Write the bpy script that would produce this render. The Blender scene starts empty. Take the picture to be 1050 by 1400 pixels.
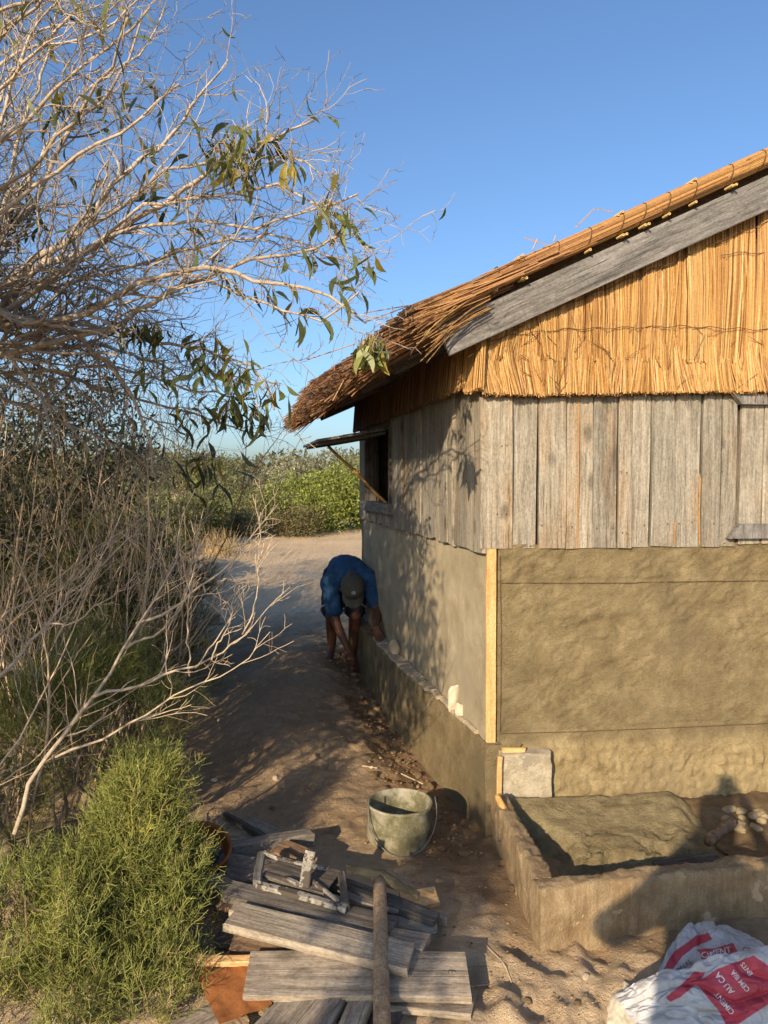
import bpy, math, random
import numpy as np
from mathutils import Vector, Matrix

# ------------------------------------------------------------------ camera, sky, sun, exposure
SC = bpy.context.scene
COL = SC.collection
FPX, EYE = 1010.0, 1.6                       # focal length in photo pixels, eye height
PITCH = math.atan(43.0 / FPX)
cam_data = bpy.data.cameras.new('camera')
cam_data.sensor_fit = 'HORIZONTAL'
cam_data.sensor_width = 36.0
cam_data.lens = 36.0 * FPX / 1050.0
cam_data.clip_start = 0.02
cam_data.clip_end = 3000.0
cam = bpy.data.objects.new('camera', cam_data)
COL.objects.link(cam)
cam.location = (0, 0, EYE)
cam.rotation_euler = (math.pi / 2 - PITCH, 0, 0)
SC.camera = cam

SUN_EL, SUN_AZ = math.radians(21.0), math.radians(25.0)
S = Vector((-math.sin(SUN_AZ) * math.cos(SUN_EL), -math.cos(SUN_AZ) * math.cos(SUN_EL), math.sin(SUN_EL)))
world = bpy.data.worlds.new('World')
SC.world = world
world.use_nodes = True
wn = world.node_tree
sky = wn.nodes.new('ShaderNodeTexSky')
sky.sky_type = 'NISHITA'
sky.sun_disc = False
sky.sun_elevation = SUN_EL
sky.sun_rotation = math.atan2(S.x, S.y)
sky.altitude = 0
sky.air_density = 1.0
sky.dust_density = 1.7
sky.ozone_density = 5.0
bg = wn.nodes['Background']
bg.inputs[1].default_value = 0.142
wn.links.new(sky.outputs[0], bg.inputs[0])
sun_d = bpy.data.lights.new('sun', 'SUN')
sun_d.energy = 5.0
sun_d.angle = math.radians(0.5)
sun_d.color = (1.0, 0.80, 0.56)
sun = bpy.data.objects.new('sun', sun_d)
COL.objects.link(sun)
sun.location = S * 30
sun.rotation_euler = S.to_track_quat('Z', 'Y').to_euler()
SC.view_settings.view_transform = 'Standard'
SC.view_settings.look = 'None'
SC.view_settings.exposure = 0.5
SC.view_settings.gamma = 1.0
SC.view_settings.use_curve_mapping = False
SC.render.engine = 'CYCLES'
SC.cycles.max_bounces = 4
SC.cycles.diffuse_bounces = 3
SC.cycles.glossy_bounces = 2
SC.cycles.transmission_bounces = 2

# ------------------------------------------------------------------ helpers
rng = np.random.default_rng(7)
CP, SP = math.cos(PITCH), math.sin(PITCH)
OO = np.array([0, 0, EYE])

def ray(x, y):
    u, v = (x - 525) / FPX, -(y - 700) / FPX
    return np.array([u, CP + SP * v, -SP + CP * v])
def at(x, y, Y):
    d = ray(x, y)
    return OO + d * (Y / d[1])
def atz(x, y, z):
    d = ray(x, y)
    return OO + d * ((z - EYE) / d[2])
def onplane(x, y, p, n):
    d = ray(x, y)
    return OO + d * (np.dot(np.asarray(p) - OO, n) / np.dot(d, n))
def V3(*a):
    return np.array(a, float)
def unit(v):
    v = np.asarray(v, float)
    return v / np.maximum(np.linalg.norm(v, axis=-1, keepdims=True), 1e-9)

def hash3(ix, iy, iz, seed):
    h = (ix.astype(np.int64) * 374761393 + iy.astype(np.int64) * 668265263 + iz.astype(np.int64) * 2147483647 + seed * 974711) & 0xffffffff
    h = ((h ^ (h >> 13)) * 1274126177) & 0xffffffff
    h = (h ^ (h >> 16)) & 0xffffffff
    return h / 4294967295.0
def vnoise(x, y, z=0.0, seed=0):
    x, y = np.asarray(x, float), np.asarray(y, float)
    z = np.broadcast_to(np.asarray(z, float), x.shape)
    x0, y0, z0 = np.floor(x), np.floor(y), np.floor(z)
    fx, fy, fz = x - x0, y - y0, z - z0
    fx, fy, fz = fx * fx * (3 - 2 * fx), fy * fy * (3 - 2 * fy), fz * fz * (3 - 2 * fz)
    r = 0
    for dx in (0, 1):
        for dy in (0, 1):
            for dz in (0, 1):
                w = (fx if dx else 1 - fx) * (fy if dy else 1 - fy) * (fz if dz else 1 - fz)
                r = r + w * hash3(x0 + dx, y0 + dy, z0 + dz, seed)
    return r * 2 - 1
def fbm(x, y, z=0.0, seed=0, o=4):
    r, a, f = 0, 0.5, 1.0
    for k in range(o):
        r = r + a * vnoise(np.asarray(x) * f, np.asarray(y) * f, np.asarray(z) * f, seed + k * 17)
        a *= 0.5
        f *= 2.03
    return r
def sstep(a, b, x):
    t = np.clip((np.asarray(x, float) - a) / (b - a), 0, 1)
    return t * t * (3 - 2 * t)

class MB:
    """collects vertices, quads and triangles (with a colour per vertex) and links them as ONE mesh object"""
    def __init__(s):
        s.v, s.q, s.t, s.c, s.n = [], [], [], [], 0
        s.qm, s.tm = [], []
    def add(s, v, q=None, t=None, c=None, mi=0):
        v = np.asarray(v, float).reshape(-1, 3)
        if q is not None and len(q):
            q = np.asarray(q, int).reshape(-1, 4)
            s.q.append(q + s.n)
            s.qm.append(np.broadcast_to(np.asarray(mi), (len(q),)))
        if t is not None and len(t):
            t = np.asarray(t, int).reshape(-1, 3)
            s.t.append(t + s.n)
            s.tm.append(np.broadcast_to(np.asarray(mi), (len(t),)))
        s.v.append(v)
        c = np.ones((len(v), 3)) if c is None else np.broadcast_to(np.asarray(c, float), (len(v), 3))
        s.c.append(c)
        s.n += len(v)
    def box(s, c, ax, ay, az, col=None):
        """box from centre and three half-axis vectors"""
        c, ax, ay, az = (np.asarray(k, float) for k in (c, ax, ay, az))
        v = [c + i * ax + j * ay + k * az for k in (-1, 1) for j in (-1, 1) for i in (-1, 1)]
        s.add(v, [[0, 2, 3, 1], [4, 5, 7, 6], [0, 1, 5, 4], [2, 6, 7, 3], [0, 4, 6, 2], [1, 3, 7, 5]], c=col)
    def tube(s, p, r, k=5, col=None, cap=True):
        p = np.asarray(p, float)
        n = len(p)
        r = np.broadcast_to(np.asarray(r, float), (n,))
        tg = unit(np.gradient(p, axis=0))
        ref = V3(0.31, 0.17, 0.93) if abs(np.mean(tg[:, 2])) < 0.8 else V3(0.95, 0.2, 0.1)
        a = unit(np.cross(tg, ref))
        b = np.cross(tg, a)
        th = np.arange(k) / k * 2 * np.pi
        v = p[:, None, :] + r[:, None, None] * (np.cos(th)[None, :, None] * a[:, None, :] + np.sin(th)[None, :, None] * b[:, None, :])
        i, j = np.meshgrid(np.arange(n - 1), np.arange(k), indexing='ij')
        q = np.stack([i * k + j, i * k + (j + 1) % k, (i + 1) * k + (j + 1) % k, (i + 1) * k + j], -1).reshape(-1, 4)
        t = None
        if cap:
            t = [[0, m + 1, m] for m in range(1, k - 1)] + [[(n - 1) * k, (n - 1) * k + m, (n - 1) * k + m + 1] for m in range(1, k - 1)]
        s.add(v, q, t, col)
    def strands(s, rings, rad, k=3, col=None, cap=False):
        """many thin prisms at once; rings: list of (n,3), rad: list of (n,)"""
        rings = [np.asarray(r, float) for r in rings]
        n, m = len(rings[0]), len(rings)
        if n == 0:
            return
        d = unit(rings[-1] - rings[0])
        ref = np.where(np.abs(d[:, 2:3]) > 0.8, V3(1, 0.1, 0), V3(0.1, 0.2, 1))
        a = unit(np.cross(d, ref))
        b = np.cross(d, a)
        ph = rng.random(n) * 6.28
        v = np.zeros((n, m, k, 3))
        for i in range(m):
            rr = np.broadcast_to(np.asarray(rad[i], float), (n,))
            for j in range(k):
                an = ph + j * 2 * np.pi / k
                v[:, i, j] = rings[i] + rr[:, None] * (np.cos(an)[:, None] * a + np.sin(an)[:, None] * b)
        base = np.arange(n)[:, None] * m * k
        q, t = [], []
        for i in range(m - 1):
            for j in range(k):
                q.append(np.stack([base[:, 0] + i * k + j, base[:, 0] + i * k + (j + 1) % k, base[:, 0] + (i + 1) * k + (j + 1) % k, base[:, 0] + (i + 1) * k + j], -1))
        if cap:
            for e in (0, m - 1):
                for j in range(1, k - 1):
                    t.append(np.stack([base[:, 0] + e * k, base[:, 0] + e * k + j, base[:, 0] + e * k + j + 1], -1))
        if col is not None:
            col = np.repeat(np.broadcast_to(np.asarray(col, float), (n, 3)), m * k, axis=0)
        s.add(v.reshape(-1, 3), np.concatenate(q), np.concatenate(t) if t else None, col)
    def leaves(s, base, d, side, L, W, droop=0.3, rows=4, col=None):
        base, d, side = np.asarray(base, float), unit(d), np.asarray(side, float)
        n = len(base)
        side = unit(side - d * np.sum(side * d, 1, keepdims=True))
        nor = np.cross(d, side)
        L, W = np.broadcast_to(L, (n,)), np.broadcast_to(W, (n,))
        dr = np.broadcast_to(droop, (n,))
        v = np.zeros((n, rows + 1, 2, 3))
        for i in range(rows + 1):
            f = i / rows
            w = W * (math.sin(math.pi * (0.04 + 0.93 * f ** 0.85)))
            c = base + d * (L * f)[:, None] + nor * (dr * L * (f * f) * 0.6)[:, None] + side * (L * 0.22 * math.sin(f * 2.6) * np.sign(dr))[:, None]
            v[:, i, 0] = c - side * w[:, None] * 0.5
            v[:, i, 1] = c + side * w[:, None] * 0.5
        b = np.arange(n) * (rows + 1) * 2
        q = [np.stack([b + 2 * i, b + 2 * i + 1, b + 2 * i + 3, b + 2 * i + 2], -1) for i in range(rows)]
        if col is not None:
            col = np.repeat(np.broadcast_to(np.asarray(col, float), (n, 3)), (rows + 1) * 2, axis=0)
        s.add(v.reshape(-1, 3), np.concatenate(q), None, col)
    def grid(s, P, col=None, mi=0, flip=False):
        """P: (a,b,3) array of points"""
        a, b = P.shape[:2]
        i, j = np.meshgrid(np.arange(a - 1), np.arange(b - 1), indexing='ij')
        q = np.stack([i * b + j, (i + 1) * b + j, (i + 1) * b + j + 1, i * b + j + 1], -1).reshape(-1, 4)
        if flip:
            q = q[:, ::-1]
        s.add(P.reshape(-1, 3), q, None, None if col is None else np.asarray(col).reshape(-1, 3), mi)
    def mesh(s, name, mats, smooth=False):
        me = bpy.data.meshes.new(name)
        v = np.concatenate(s.v)
        q = np.concatenate(s.q) if s.q else np.zeros((0, 4), int)
        t = np.concatenate(s.t) if s.t else np.zeros((0, 3), int)
        nl = len(q) * 4 + len(t) * 3
        me.vertices.add(len(v))
        me.loops.add(nl)
        me.polygons.add(len(q) + len(t))
        me.vertices.foreach_set('co', v.astype(np.float32).ravel())
        me.loops.foreach_set('vertex_index', np.concatenate([q.ravel(), t.ravel()]).astype(np.int32))
        me.polygons.foreach_set('loop_start', np.concatenate([np.arange(len(q)) * 4, len(q) * 4 + np.arange(len(t)) * 3]).astype(np.int32))
        mi = np.concatenate(s.qm + s.tm).astype(np.int32)
        me.polygons.foreach_set('material_index', mi)
        me.polygons.foreach_set('use_smooth', np.full(len(q) + len(t), smooth))
        for m in (mats if isinstance(mats, (list, tuple)) else [mats]):
            me.materials.append(m)
        ca = me.attributes.new('col', 'FLOAT_COLOR', 'POINT')
        c = np.concatenate(s.c)
        ca.data.foreach_set('color', np.concatenate([c, np.ones((len(c), 1))], 1).astype(np.float32).ravel())
        me.update(calc_edges=True)
        return me
    def build(s, name, mats, parent=None, smooth=False, kind=None, label=None):
        return link(name, s.mesh(name, mats, smooth), parent, kind, label)

def link(name, data, parent=None, kind=None, label=None):
    o = bpy.data.objects.new(name, data)
    COL.objects.link(o)
    setpar(o, parent)
    if kind:
        o['kind'] = kind
    if label:
        o['label'] = label
    return o
def wloc(o):
    p = V3(*o.location)
    while o.parent:
        o = o.parent
        p = p + V3(*o.location)
    return p
def setpar(o, parent):
    if parent is not None:
        o.parent = parent
        # children keep their own place in world space
        inv = Matrix.Identity(4)
        q = parent
        chain = []
        while q is not None:
            chain.append(q)
            q = q.parent
        m = Matrix.Identity(4)
        for q in reversed(chain):
            m = m @ q.matrix_parent_inverse @ q.matrix_basis
        o.matrix_parent_inverse = m.inverted()
def tag(o, label, cat, group=None, kind=None):
    o['label'] = label
    o['category'] = cat
    if group:
        o['group'] = group
    if kind:
        o['kind'] = kind
    return o
def thing(name, label, cat, loc, group=None):
    o = bpy.data.objects.new(name, None)
    o.empty_display_size = 0.1
    COL.objects.link(o)
    o.location = Vector(loc)
    return tag(o, label, cat, group)
def frame(o, x, y, z):
    """matrix with origin o and axes x, y, z (orthonormalised on z then x)"""
    z = unit(z)
    x = unit(np.asarray(x, float) - z * np.dot(x, z))
    y = np.cross(z, x)
    return Matrix(((x[0], y[0], z[0], o[0]), (x[1], y[1], z[1], o[1]), (x[2], y[2], z[2], o[2]), (0, 0, 0, 1)))

def plank_mesh(name, w, th, L, mat, seed=0, warp=0.004, rag=0.004, rings=5, cham=0.003):
    """sawn board with worn edges, a slight warp and uneven ends; local X = width, Y = thickness, Z = length"""
    r = np.random.default_rng(seed)
    c = min(cham, th * 0.3)
    sec = np.array([[-w / 2 + c, -th / 2], [w / 2 - c, -th / 2], [w / 2, -th / 2 + c], [w / 2, th / 2 - c], [w / 2 - c, th / 2], [-w / 2 + c, th / 2], [-w / 2, th / 2 - c], [-w / 2, -th / 2 + c]])
    v = []
    a, b, ph = r.normal(0, warp), r.normal(0, warp), r.random() * 6
    for i in range(rings):
        f = i / (rings - 1)
        z = (f - 0.5) * L
        sx = sec * (1 + r.normal(0, 0.006))
        j = r.normal(0, 0.0007, sec.shape)
        zz = np.full(8, z)
        if i in (0, rings - 1):
            zz = zz + sec[:, 0] / w * r.normal(0, rag) * 2 + r.normal(0, rag * 0.3, 8)
        v.append(np.column_stack([sx[:, 0] + j[:, 0] + a * math.sin(f * 3 + ph), sx[:, 1] + j[:, 1] + b * math.sin(f * 3.14), zz]))
    m = MB()
    n = rings
    q = [[i * 8 + j, i * 8 + (j + 1) % 8, (i + 1) * 8 + (j + 1) % 8, (i + 1) * 8 + j] for i in range(n - 1) for j in range(8)]
    e = (n - 1) * 8
    q += [[7, 6, 1, 0], [6, 5, 2, 1], [5, 4, 3, 2], [e, e + 1, e + 6, e + 7], [e + 1, e + 2, e + 5, e + 6], [e + 2, e + 3, e + 4, e + 5]]
    m.add(np.concatenate(v), q)
    return m.mesh(name, mat)
def plank(name, w, th, L, mat, M, parent=None, seed=0, label=None, **kw):
    o = link(name, plank_mesh(name, w, th, L, mat, seed, **kw), None, None, label)
    setpar(o, parent)
    o.matrix_basis = M
    return o

# ------------------------------------------------------------------ materials
def newmat(name, rough=0.8, spec=0.3):
    m = bpy.data.materials.new(name)
    m.use_nodes = True
    nt = m.node_tree
    b = nt.nodes['Principled BSDF']
    b.inputs['Roughness'].default_value = rough
    b.inputs['Specular IOR Level'].default_value = spec
    return m, nt, b
def nd(nt, typ, ins=None, **props):
    n = nt.nodes.new('ShaderNode' + typ)
    for k, v in props.items():
        setattr(n, k, v)
    for k, v in (ins or {}).items():
        s = n.inputs[k]
        if hasattr(v, 'is_linked') or isinstance(v, bpy.types.NodeSocket):
            nt.links.new(v, s)
        else:
            s.default_value = v
    return n
def ramp(nt, fac, stops):
    n = nt.nodes.new('ShaderNodeValToRGB')
    e = n.color_ramp.elements
    while len(e) < len(stops):
        e.new(0.5)
    for k, (p, c) in enumerate(stops):
        e[k].position = p
        e[k].color = (*c, 1) if len(c) == 3 else c
    nt.links.new(fac, n.inputs[0])
    return n.outputs[0]
def mix(nt, f, a, b, mode='MIX'):
    n = nt.nodes.new('ShaderNodeMix')
    n.data_type = 'RGBA'
    n.blend_type = mode
    n.clamp_result = False
    for s, v in ((n.inputs['Factor'], f), (n.inputs['A'], a), (n.inputs['B'], b)):
        if isinstance(v, bpy.types.NodeSocket):
            nt.links.new(v, s)
        else:
            s.default_value = v if not isinstance(v, tuple) else (*v, 1) if len(v) == 3 else v
    return n.outputs['Result']
def math_(nt, op, a, b=0.0):
    n = nt.nodes.new('ShaderNodeMath')
    n.operation = op
    for i, v in enumerate((a, b)):
        if isinstance(v, bpy.types.NodeSocket):
            nt.links.new(v, n.inputs[i])
        else:
            n.inputs[i].default_value = v
    return n.outputs[0]
def bump(nt, b, h, strength=0.5, dist=0.01):
    n = nd(nt, 'Bump', {'Height': h, 'Strength': strength, 'Distance': dist})
    nt.links.new(n.outputs[0], b.inputs['Normal'])
def noise(nt, vec, scale, detail=4, rough=0.6, out=0):
    return nd(nt, 'TexNoise', {'Vector': vec, 'Scale': scale, 'Detail': detail, 'Roughness': rough}).outputs[out]

def wood(name, dark, mid, light, stain=(0.30, 0.17, 0.07), stain_amt=0.3, contrast=1.0, rough=0.85):
    """weathered board: long grain, knots, a few warm stains; grain runs along local Z"""
    m, nt, b = newmat(name, rough, 0.2)
    tc = nd(nt, 'TexCoord')
    oi = nd(nt, 'ObjectInfo')
    off = nd(nt, 'CombineXYZ', {'X': math_(nt, 'MULTIPLY', oi.outputs['Random'], 37.0), 'Y': math_(nt, 'MULTIPLY', oi.outputs['Random'], 91.0), 'Z': math_(nt, 'MULTIPLY', oi.outputs['Random'], 53.0)})
    p = nd(nt, 'VectorMath', {0: tc.outputs['Object'], 1: off.outputs[0]}, operation='ADD').outputs[0]
    wob = noise(nt, p, 3.0, 2, 0.5, 1)
    wv = nd(nt, 'VectorMath', {0: wob, 'Scale': 0.018}, operation='SCALE').outputs[0]
    p2 = nd(nt, 'VectorMath', {0: p, 1: wv}, operation='ADD').outputs[0]
    mp = nd(nt, 'Mapping', {'Vector': p2, 'Scale': (55.0, 55.0, 2.6)}).outputs[0]
    mp2 = nd(nt, 'Mapping', {'Vector': p2, 'Scale': (210.0, 210.0, 13.0)}).outputs[0]
    g1 = noise(nt, mp, 1.0, 4, 0.6)
    g2 = noise(nt, mp2, 1.0, 3, 0.65)
    g = math_(nt, 'ADD', math_(nt, 'MULTIPLY', g1, 0.6), math_(nt, 'MULTIPLY', g2, 0.4))
    c = ramp(nt, g, [(0.36, dark), (0.49, mid), (0.63, light)])
    big = noise(nt, nd(nt, 'Mapping', {'Vector': p2, 'Scale': (6.0, 6.0, 1.5)}).outputs[0], 1.0, 3, 0.6)
    c = mix(nt, math_(nt, 'MULTIPLY', nd(nt, 'MapRange', {'Value': big, 'From Min': 0.52, 'From Max': 0.72}).outputs[0], stain_amt), c, mix(nt, 1.0, c, stain, 'MULTIPLY'))
    greyish = noise(nt, nd(nt, 'Mapping', {'Vector': p, 'Location': (3, 7, 1), 'Scale': (9.0, 9.0, 2.5)}).outputs[0], 1.0, 4, 0.65)
    c = mix(nt, math_(nt, 'MULTIPLY', nd(nt, 'MapRange', {'Value': greyish, 'From Min': 0.45, 'From Max': 0.75}).outputs[0], 0.55), c, tuple(0.55 * (d + k) for d, k in zip(dark, mid)))
    vo = nd(nt, 'TexVoronoi', {'Vector': nd(nt, 'Mapping', {'Vector': p2, 'Scale': (7.0, 2.5, 4.0)}).outputs[0], 'Scale': 1.0, 'Randomness': 1.0})
    kn = nd(nt, 'MapRange', {'Value': vo.outputs['Distance'], 'From Min': 0.10, 'From Max': 0.22, 'To Min': 1.0, 'To Max': 0.0}).outputs[0]
    c = mix(nt, math_(nt, 'MULTIPLY', kn, 0.6), c, tuple(0.45 * k for k in dark))
    sp = noise(nt, nd(nt, 'Mapping', {'Vector': p, 'Scale': (1.0, 1.0, 0.55)}).outputs[0], 130.0, 4, 0.75)
    c = mix(nt, 1.0, c, nd(nt, 'MapRange', {'Value': sp, 'From Min': 0.3, 'From Max': 0.7, 'To Min': 0.68, 'To Max': 1.32}).outputs[0], 'MULTIPLY')
    bl = noise(nt, nd(nt, 'Mapping', {'Vector': p, 'Location': (8, 2, 4), 'Scale': (1.0, 1.0, 0.45)}).outputs[0], 16.0, 5, 0.7)
    c = mix(nt, math_(nt, 'MULTIPLY', nd(nt, 'MapRange', {'Value': bl, 'From Min': 0.55, 'From Max': 0.75}).outputs[0], 0.6), c, tuple(min(0.6, 1.25 * k) for k in light))
    tint = ramp(nt, oi.outputs['Random'], [(0.0, (0.82, 0.79, 0.75)), (0.3, (1.06, 1.0, 0.93)), (0.55, (0.90, 0.88, 0.85)), (0.8, (1.14, 1.06, 0.96)), (1.0, (0.98, 0.94, 0.89))])
    c = mix(nt, 1.0, c, tint, 'MULTIPLY')
    crk = noise(nt, nd(nt, 'Mapping', {'Vector': p2, 'Location': (5, 1, 9), 'Scale': (130.0, 130.0, 1.3)}).outputs[0], 1.0, 2, 0.5)
    ck = nd(nt, 'MapRange', {'Value': crk, 'From Min': 0.28, 'From Max': 0.34, 'To Min': 1.0, 'To Max': 0.0}).outputs[0]
    c = mix(nt, math_(nt, 'MULTIPLY', ck, 0.6), c, tuple(0.35 * k for k in dark))
    nt.links.new(c, b.inputs['Base Color'])
    bump(nt, b, math_(nt, 'SUBTRACT', g, math_(nt, 'MULTIPLY', ck, 0.5)), 0.7, 0.005)
    return m

def attr_mat(name, rough=0.7, spec=0.25, var=0.25, scale=60.0, trans=None, bumpy=0.0):
    m, nt, b = newmat(name, rough, spec)
    a = nd(nt, 'Attribute', attribute_name='col')
    tc = nd(nt, 'TexCoord')
    n = noise(nt, tc.outputs['Object'], scale, 3, 0.6)
    f = nd(nt, 'MapRange', {'Value': n, 'From Min': 0.25, 'From Max': 0.75, 'To Min': 1 - var, 'To Max': 1 + var}).outputs[0]
    c = mix(nt, 1.0, a.outputs['Color'], f, 'MULTIPLY')
    nt.links.new(c, b.inputs['Base Color'])
    if trans:
        t = nd(nt, 'BsdfTranslucent', {'Color': mix(nt, 1.0, c, (1.15, 1.2, 0.7), 'MULTIPLY')})
        ms = nd(nt, 'MixShader', {0: trans, 1: b.outputs[0], 2: t.outputs[0]})
        nt.links.new(ms.outputs[0], nt.nodes['Material Output'].inputs[0])
    if bumpy:
        bump(nt, b, n, bumpy, 0.004)
    return m

def mineral(name, stops, scale=6.0, fine=120.0, bs=0.5, bd=0.006, rough=0.92, patch=None, patch_scale=2.0, patch_lo=0.52, patch_hi=0.68, spec=0.2, ridge=0.0):
    """plaster, sand, stone: mottled colour, optional damp or pale patches, gritty relief"""
    m, nt, b = newmat(name, rough, spec)
    tc = nd(nt, 'TexCoord').outputs['Object']
    n1 = noise(nt, tc, scale, 6, 0.65)
    n2 = noise(nt, tc, fine, 3, 0.7)
    f = math_(nt, 'ADD', math_(nt, 'MULTIPLY', n1, 0.7), math_(nt, 'MULTIPLY', n2, 0.3))
    c = ramp(nt, f, stops)
    if patch:
        pn = noise(nt, tc, patch_scale, 5, 0.62)
        c = mix(nt, nd(nt, 'MapRange', {'Value': pn, 'From Min': patch_lo, 'From Max': patch_hi}).outputs[0], c, patch)
    a = nd(nt, 'Attribute', attribute_name='col')
    c = mix(nt, 1.0, c, a.outputs['Color'], 'MULTIPLY')
    nt.links.new(c, b.inputs['Base Color'])
    h = math_(nt, 'ADD', math_(nt, 'MULTIPLY', n1, 1.0), math_(nt, 'MULTIPLY', n2, 0.35))
    if ridge:
        rn = noise(nt, nd(nt, 'Mapping', {'Vector': tc, 'Rotation': (0.0, 0.5, 0.0), 'Scale': (1.0, 1.0, 1.9)}).outputs[0], 30.0, 7, 0.72)
        rg = math_(nt, 'ABSOLUTE', math_(nt, 'SUBTRACT', rn, 0.5))
        h = math_(nt, 'SUBTRACT', h, math_(nt, 'MULTIPLY', rg, 3.2 * ridge))
    bump(nt, b, h, bs, bd)
    return m

M_WALLWOOD = wood('weathered_wall_boards', (0.125, 0.114, 0.092), (0.240, 0.228, 0.192), (0.345, 0.332, 0.288), stain=(0.9, 0.6, 0.32), stain_amt=0.7)
M_GREYWOOD = wood('grey_weathered_timber', (0.066, 0.066, 0.066), (0.145, 0.145, 0.142), (0.235, 0.237, 0.236), stain_amt=0.2)
M_PILEWOOD = wood('old_pile_timber', (0.15, 0.125, 0.098), (0.28, 0.245, 0.195), (0.42, 0.38, 0.315), stain_amt=0.3)
M_DARKWOOD = wood('dark_stained_timber', (0.035, 0.032, 0.03), (0.10, 0.092, 0.082), (0.17, 0.158, 0.142), stain_amt=0.2)
M_BROWNWOOD = wood('brown_timber', (0.085, 0.055, 0.035), (0.18, 0.12, 0.075), (0.28, 0.195, 0.125), stain_amt=0.2)
M_NEWWOOD = wood('fresh_sawn_timber', (0.42, 0.24, 0.10), (0.58, 0.36, 0.16), (0.68, 0.46, 0.23), stain_amt=0.2)
M_ORANGE = wood('resin_orange_timber', (0.30, 0.16, 0.05), (0.46, 0.26, 0.09), (0.55, 0.34, 0.13), stain_amt=0.1)
M_HEART = wood('heartwood_strip', (0.19, 0.11, 0.05), (0.29, 0.175, 0.08), (0.36, 0.235, 0.115), stain_amt=0.1)
M_STRAW = attr_mat('golden_thatch', 0.55, 0.35, 0.22, 90.0)
M_STRING = newmat('twisted_cord', 0.9)[0]
M_STRING.node_tree.nodes['Principled BSDF'].inputs['Base Color'].default_value = (0.10, 0.055, 0.025, 1)
M_PLASTER = mineral('wet_sand_plaster', [(0.34, (0.145, 0.110, 0.056)), (0.50, (0.222, 0.174, 0.092)), (0.66, (0.31, 0.250, 0.140))], 9.0, 120.0, 0.9, 0.010, ridge=0.8, patch=(0.17, 0.135, 0.078), patch_scale=1.6)
M_PLASTER2 = mineral('smooth_grey_plaster', [(0.34, (0.25, 0.210, 0.135)), (0.50, (0.335, 0.285, 0.19)), (0.66, (0.42, 0.365, 0.25))], 6.0, 130.0, 0.55, 0.007, ridge=0.4, patch=(0.28, 0.245, 0.175), patch_scale=1.3)
M_ROUGHBASE = mineral('rough_cement_base', [(0.30, (0.20, 0.155, 0.088)), (0.5, (0.30, 0.24, 0.14)), (0.7, (0.40, 0.325, 0.20))], 14.0, 180.0, 0.8, 0.012)
M_CONC = mineral('damp_concrete', [(0.30, (0.125, 0.098, 0.060)), (0.52, (0.19, 0.152, 0.095)), (0.72, (0.27, 0.222, 0.145))], 9.0, 170.0, 0.7, 0.009, patch=(0.13, 0.095, 0.055), patch_scale=4.0)
M_MORTAR = mineral('wet_mortar', [(0.34, (0.17, 0.132, 0.068)), (0.50, (0.275, 0.222, 0.118)), (0.66, (0.40, 0.335, 0.19))], 14.0, 120.0, 0.9, 0.014, ridge=1.0)
M_PALE = mineral('pale_limestone', [(0.30, (0.42, 0.36, 0.26)), (0.52, (0.56, 0.49, 0.37)), (0.72, (0.66, 0.59, 0.46))], 12.0, 160.0, 0.5, 0.005)
M_BLOCK = mineral('chalky_block', [(0.36, (0.30, 0.25, 0.17)), (0.50, (0.43, 0.37, 0.26)), (0.62, (0.55, 0.48, 0.35))], 16.0, 120.0, 0.9, 0.010, ridge=0.6, patch=(0.33, 0.285, 0.21), patch_scale=11.0, patch_lo=0.58, patch_hi=0.64)
M_BRICK = mineral('sandy_ledge_stone', [(0.30, (0.28, 0.225, 0.155)), (0.52, (0.38, 0.315, 0.22)), (0.72, (0.48, 0.41, 0.30))], 15.0, 170.0, 0.6, 0.006)
M_MUD = mineral('damp_clods', [(0.30, (0.09, 0.058, 0.030)), (0.52, (0.15, 0.105, 0.058)), (0.72, (0.23, 0.165, 0.095))], 18.0, 200.0, 0.8, 0.008)

def mat_sand():
    m, nt, b = newmat('path_sand', 0.95, 0.15)
    tc = nd(nt, 'TexCoord').outputs['Object']
    n1 = noise(nt, tc, 1.7, 6, 0.62)
    n2 = noise(nt, tc, 26.0, 5, 0.65)
    n3 = noise(nt, tc, 260.0, 2, 0.7)
    f = math_(nt, 'ADD', math_(nt, 'MULTIPLY', n1, 0.45), math_(nt, 'ADD', math_(nt, 'MULTIPLY', n2, 0.35), math_(nt, 'MULTIPLY', n3, 0.2)))
    c = ramp(nt, f, [(0.34, (0.48, 0.345, 0.205)), (0.5, (0.64, 0.48, 0.30)), (0.64, (0.74, 0.58, 0.39))])
    lit = noise(nt, nd(nt, 'Mapping', {'Vector': tc, 'Scale': (1.0, 0.6, 1.0)}).outputs[0], 38.0, 4, 0.75)
    c = mix(nt, nd(nt, 'MapRange', {'Value': lit, 'From Min': 0.66, 'From Max': 0.74}).outputs[0], c, (0.16, 0.105, 0.06))
    a = nd(nt, 'Attribute', attribute_name='col')
    c = mix(nt, 1.0, c, a.outputs['Color'], 'MULTIPLY')
    nt.links.new(c, b.inputs['Base Color'])
    h = math_(nt, 'ADD', n2, math_(nt, 'MULTIPLY', n3, 0.3))
    rn = noise(nt, tc, 9.0, 8, 0.75)
    h = math_(nt, 'SUBTRACT', h, math_(nt, 'MULTIPLY', math_(nt, 'ABSOLUTE', math_(nt, 'SUBTRACT', rn, 0.5)), 3.0))
    bump(nt, b, h, 0.9, 0.022)
    return m
M_SAND = mat_sand()

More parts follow.
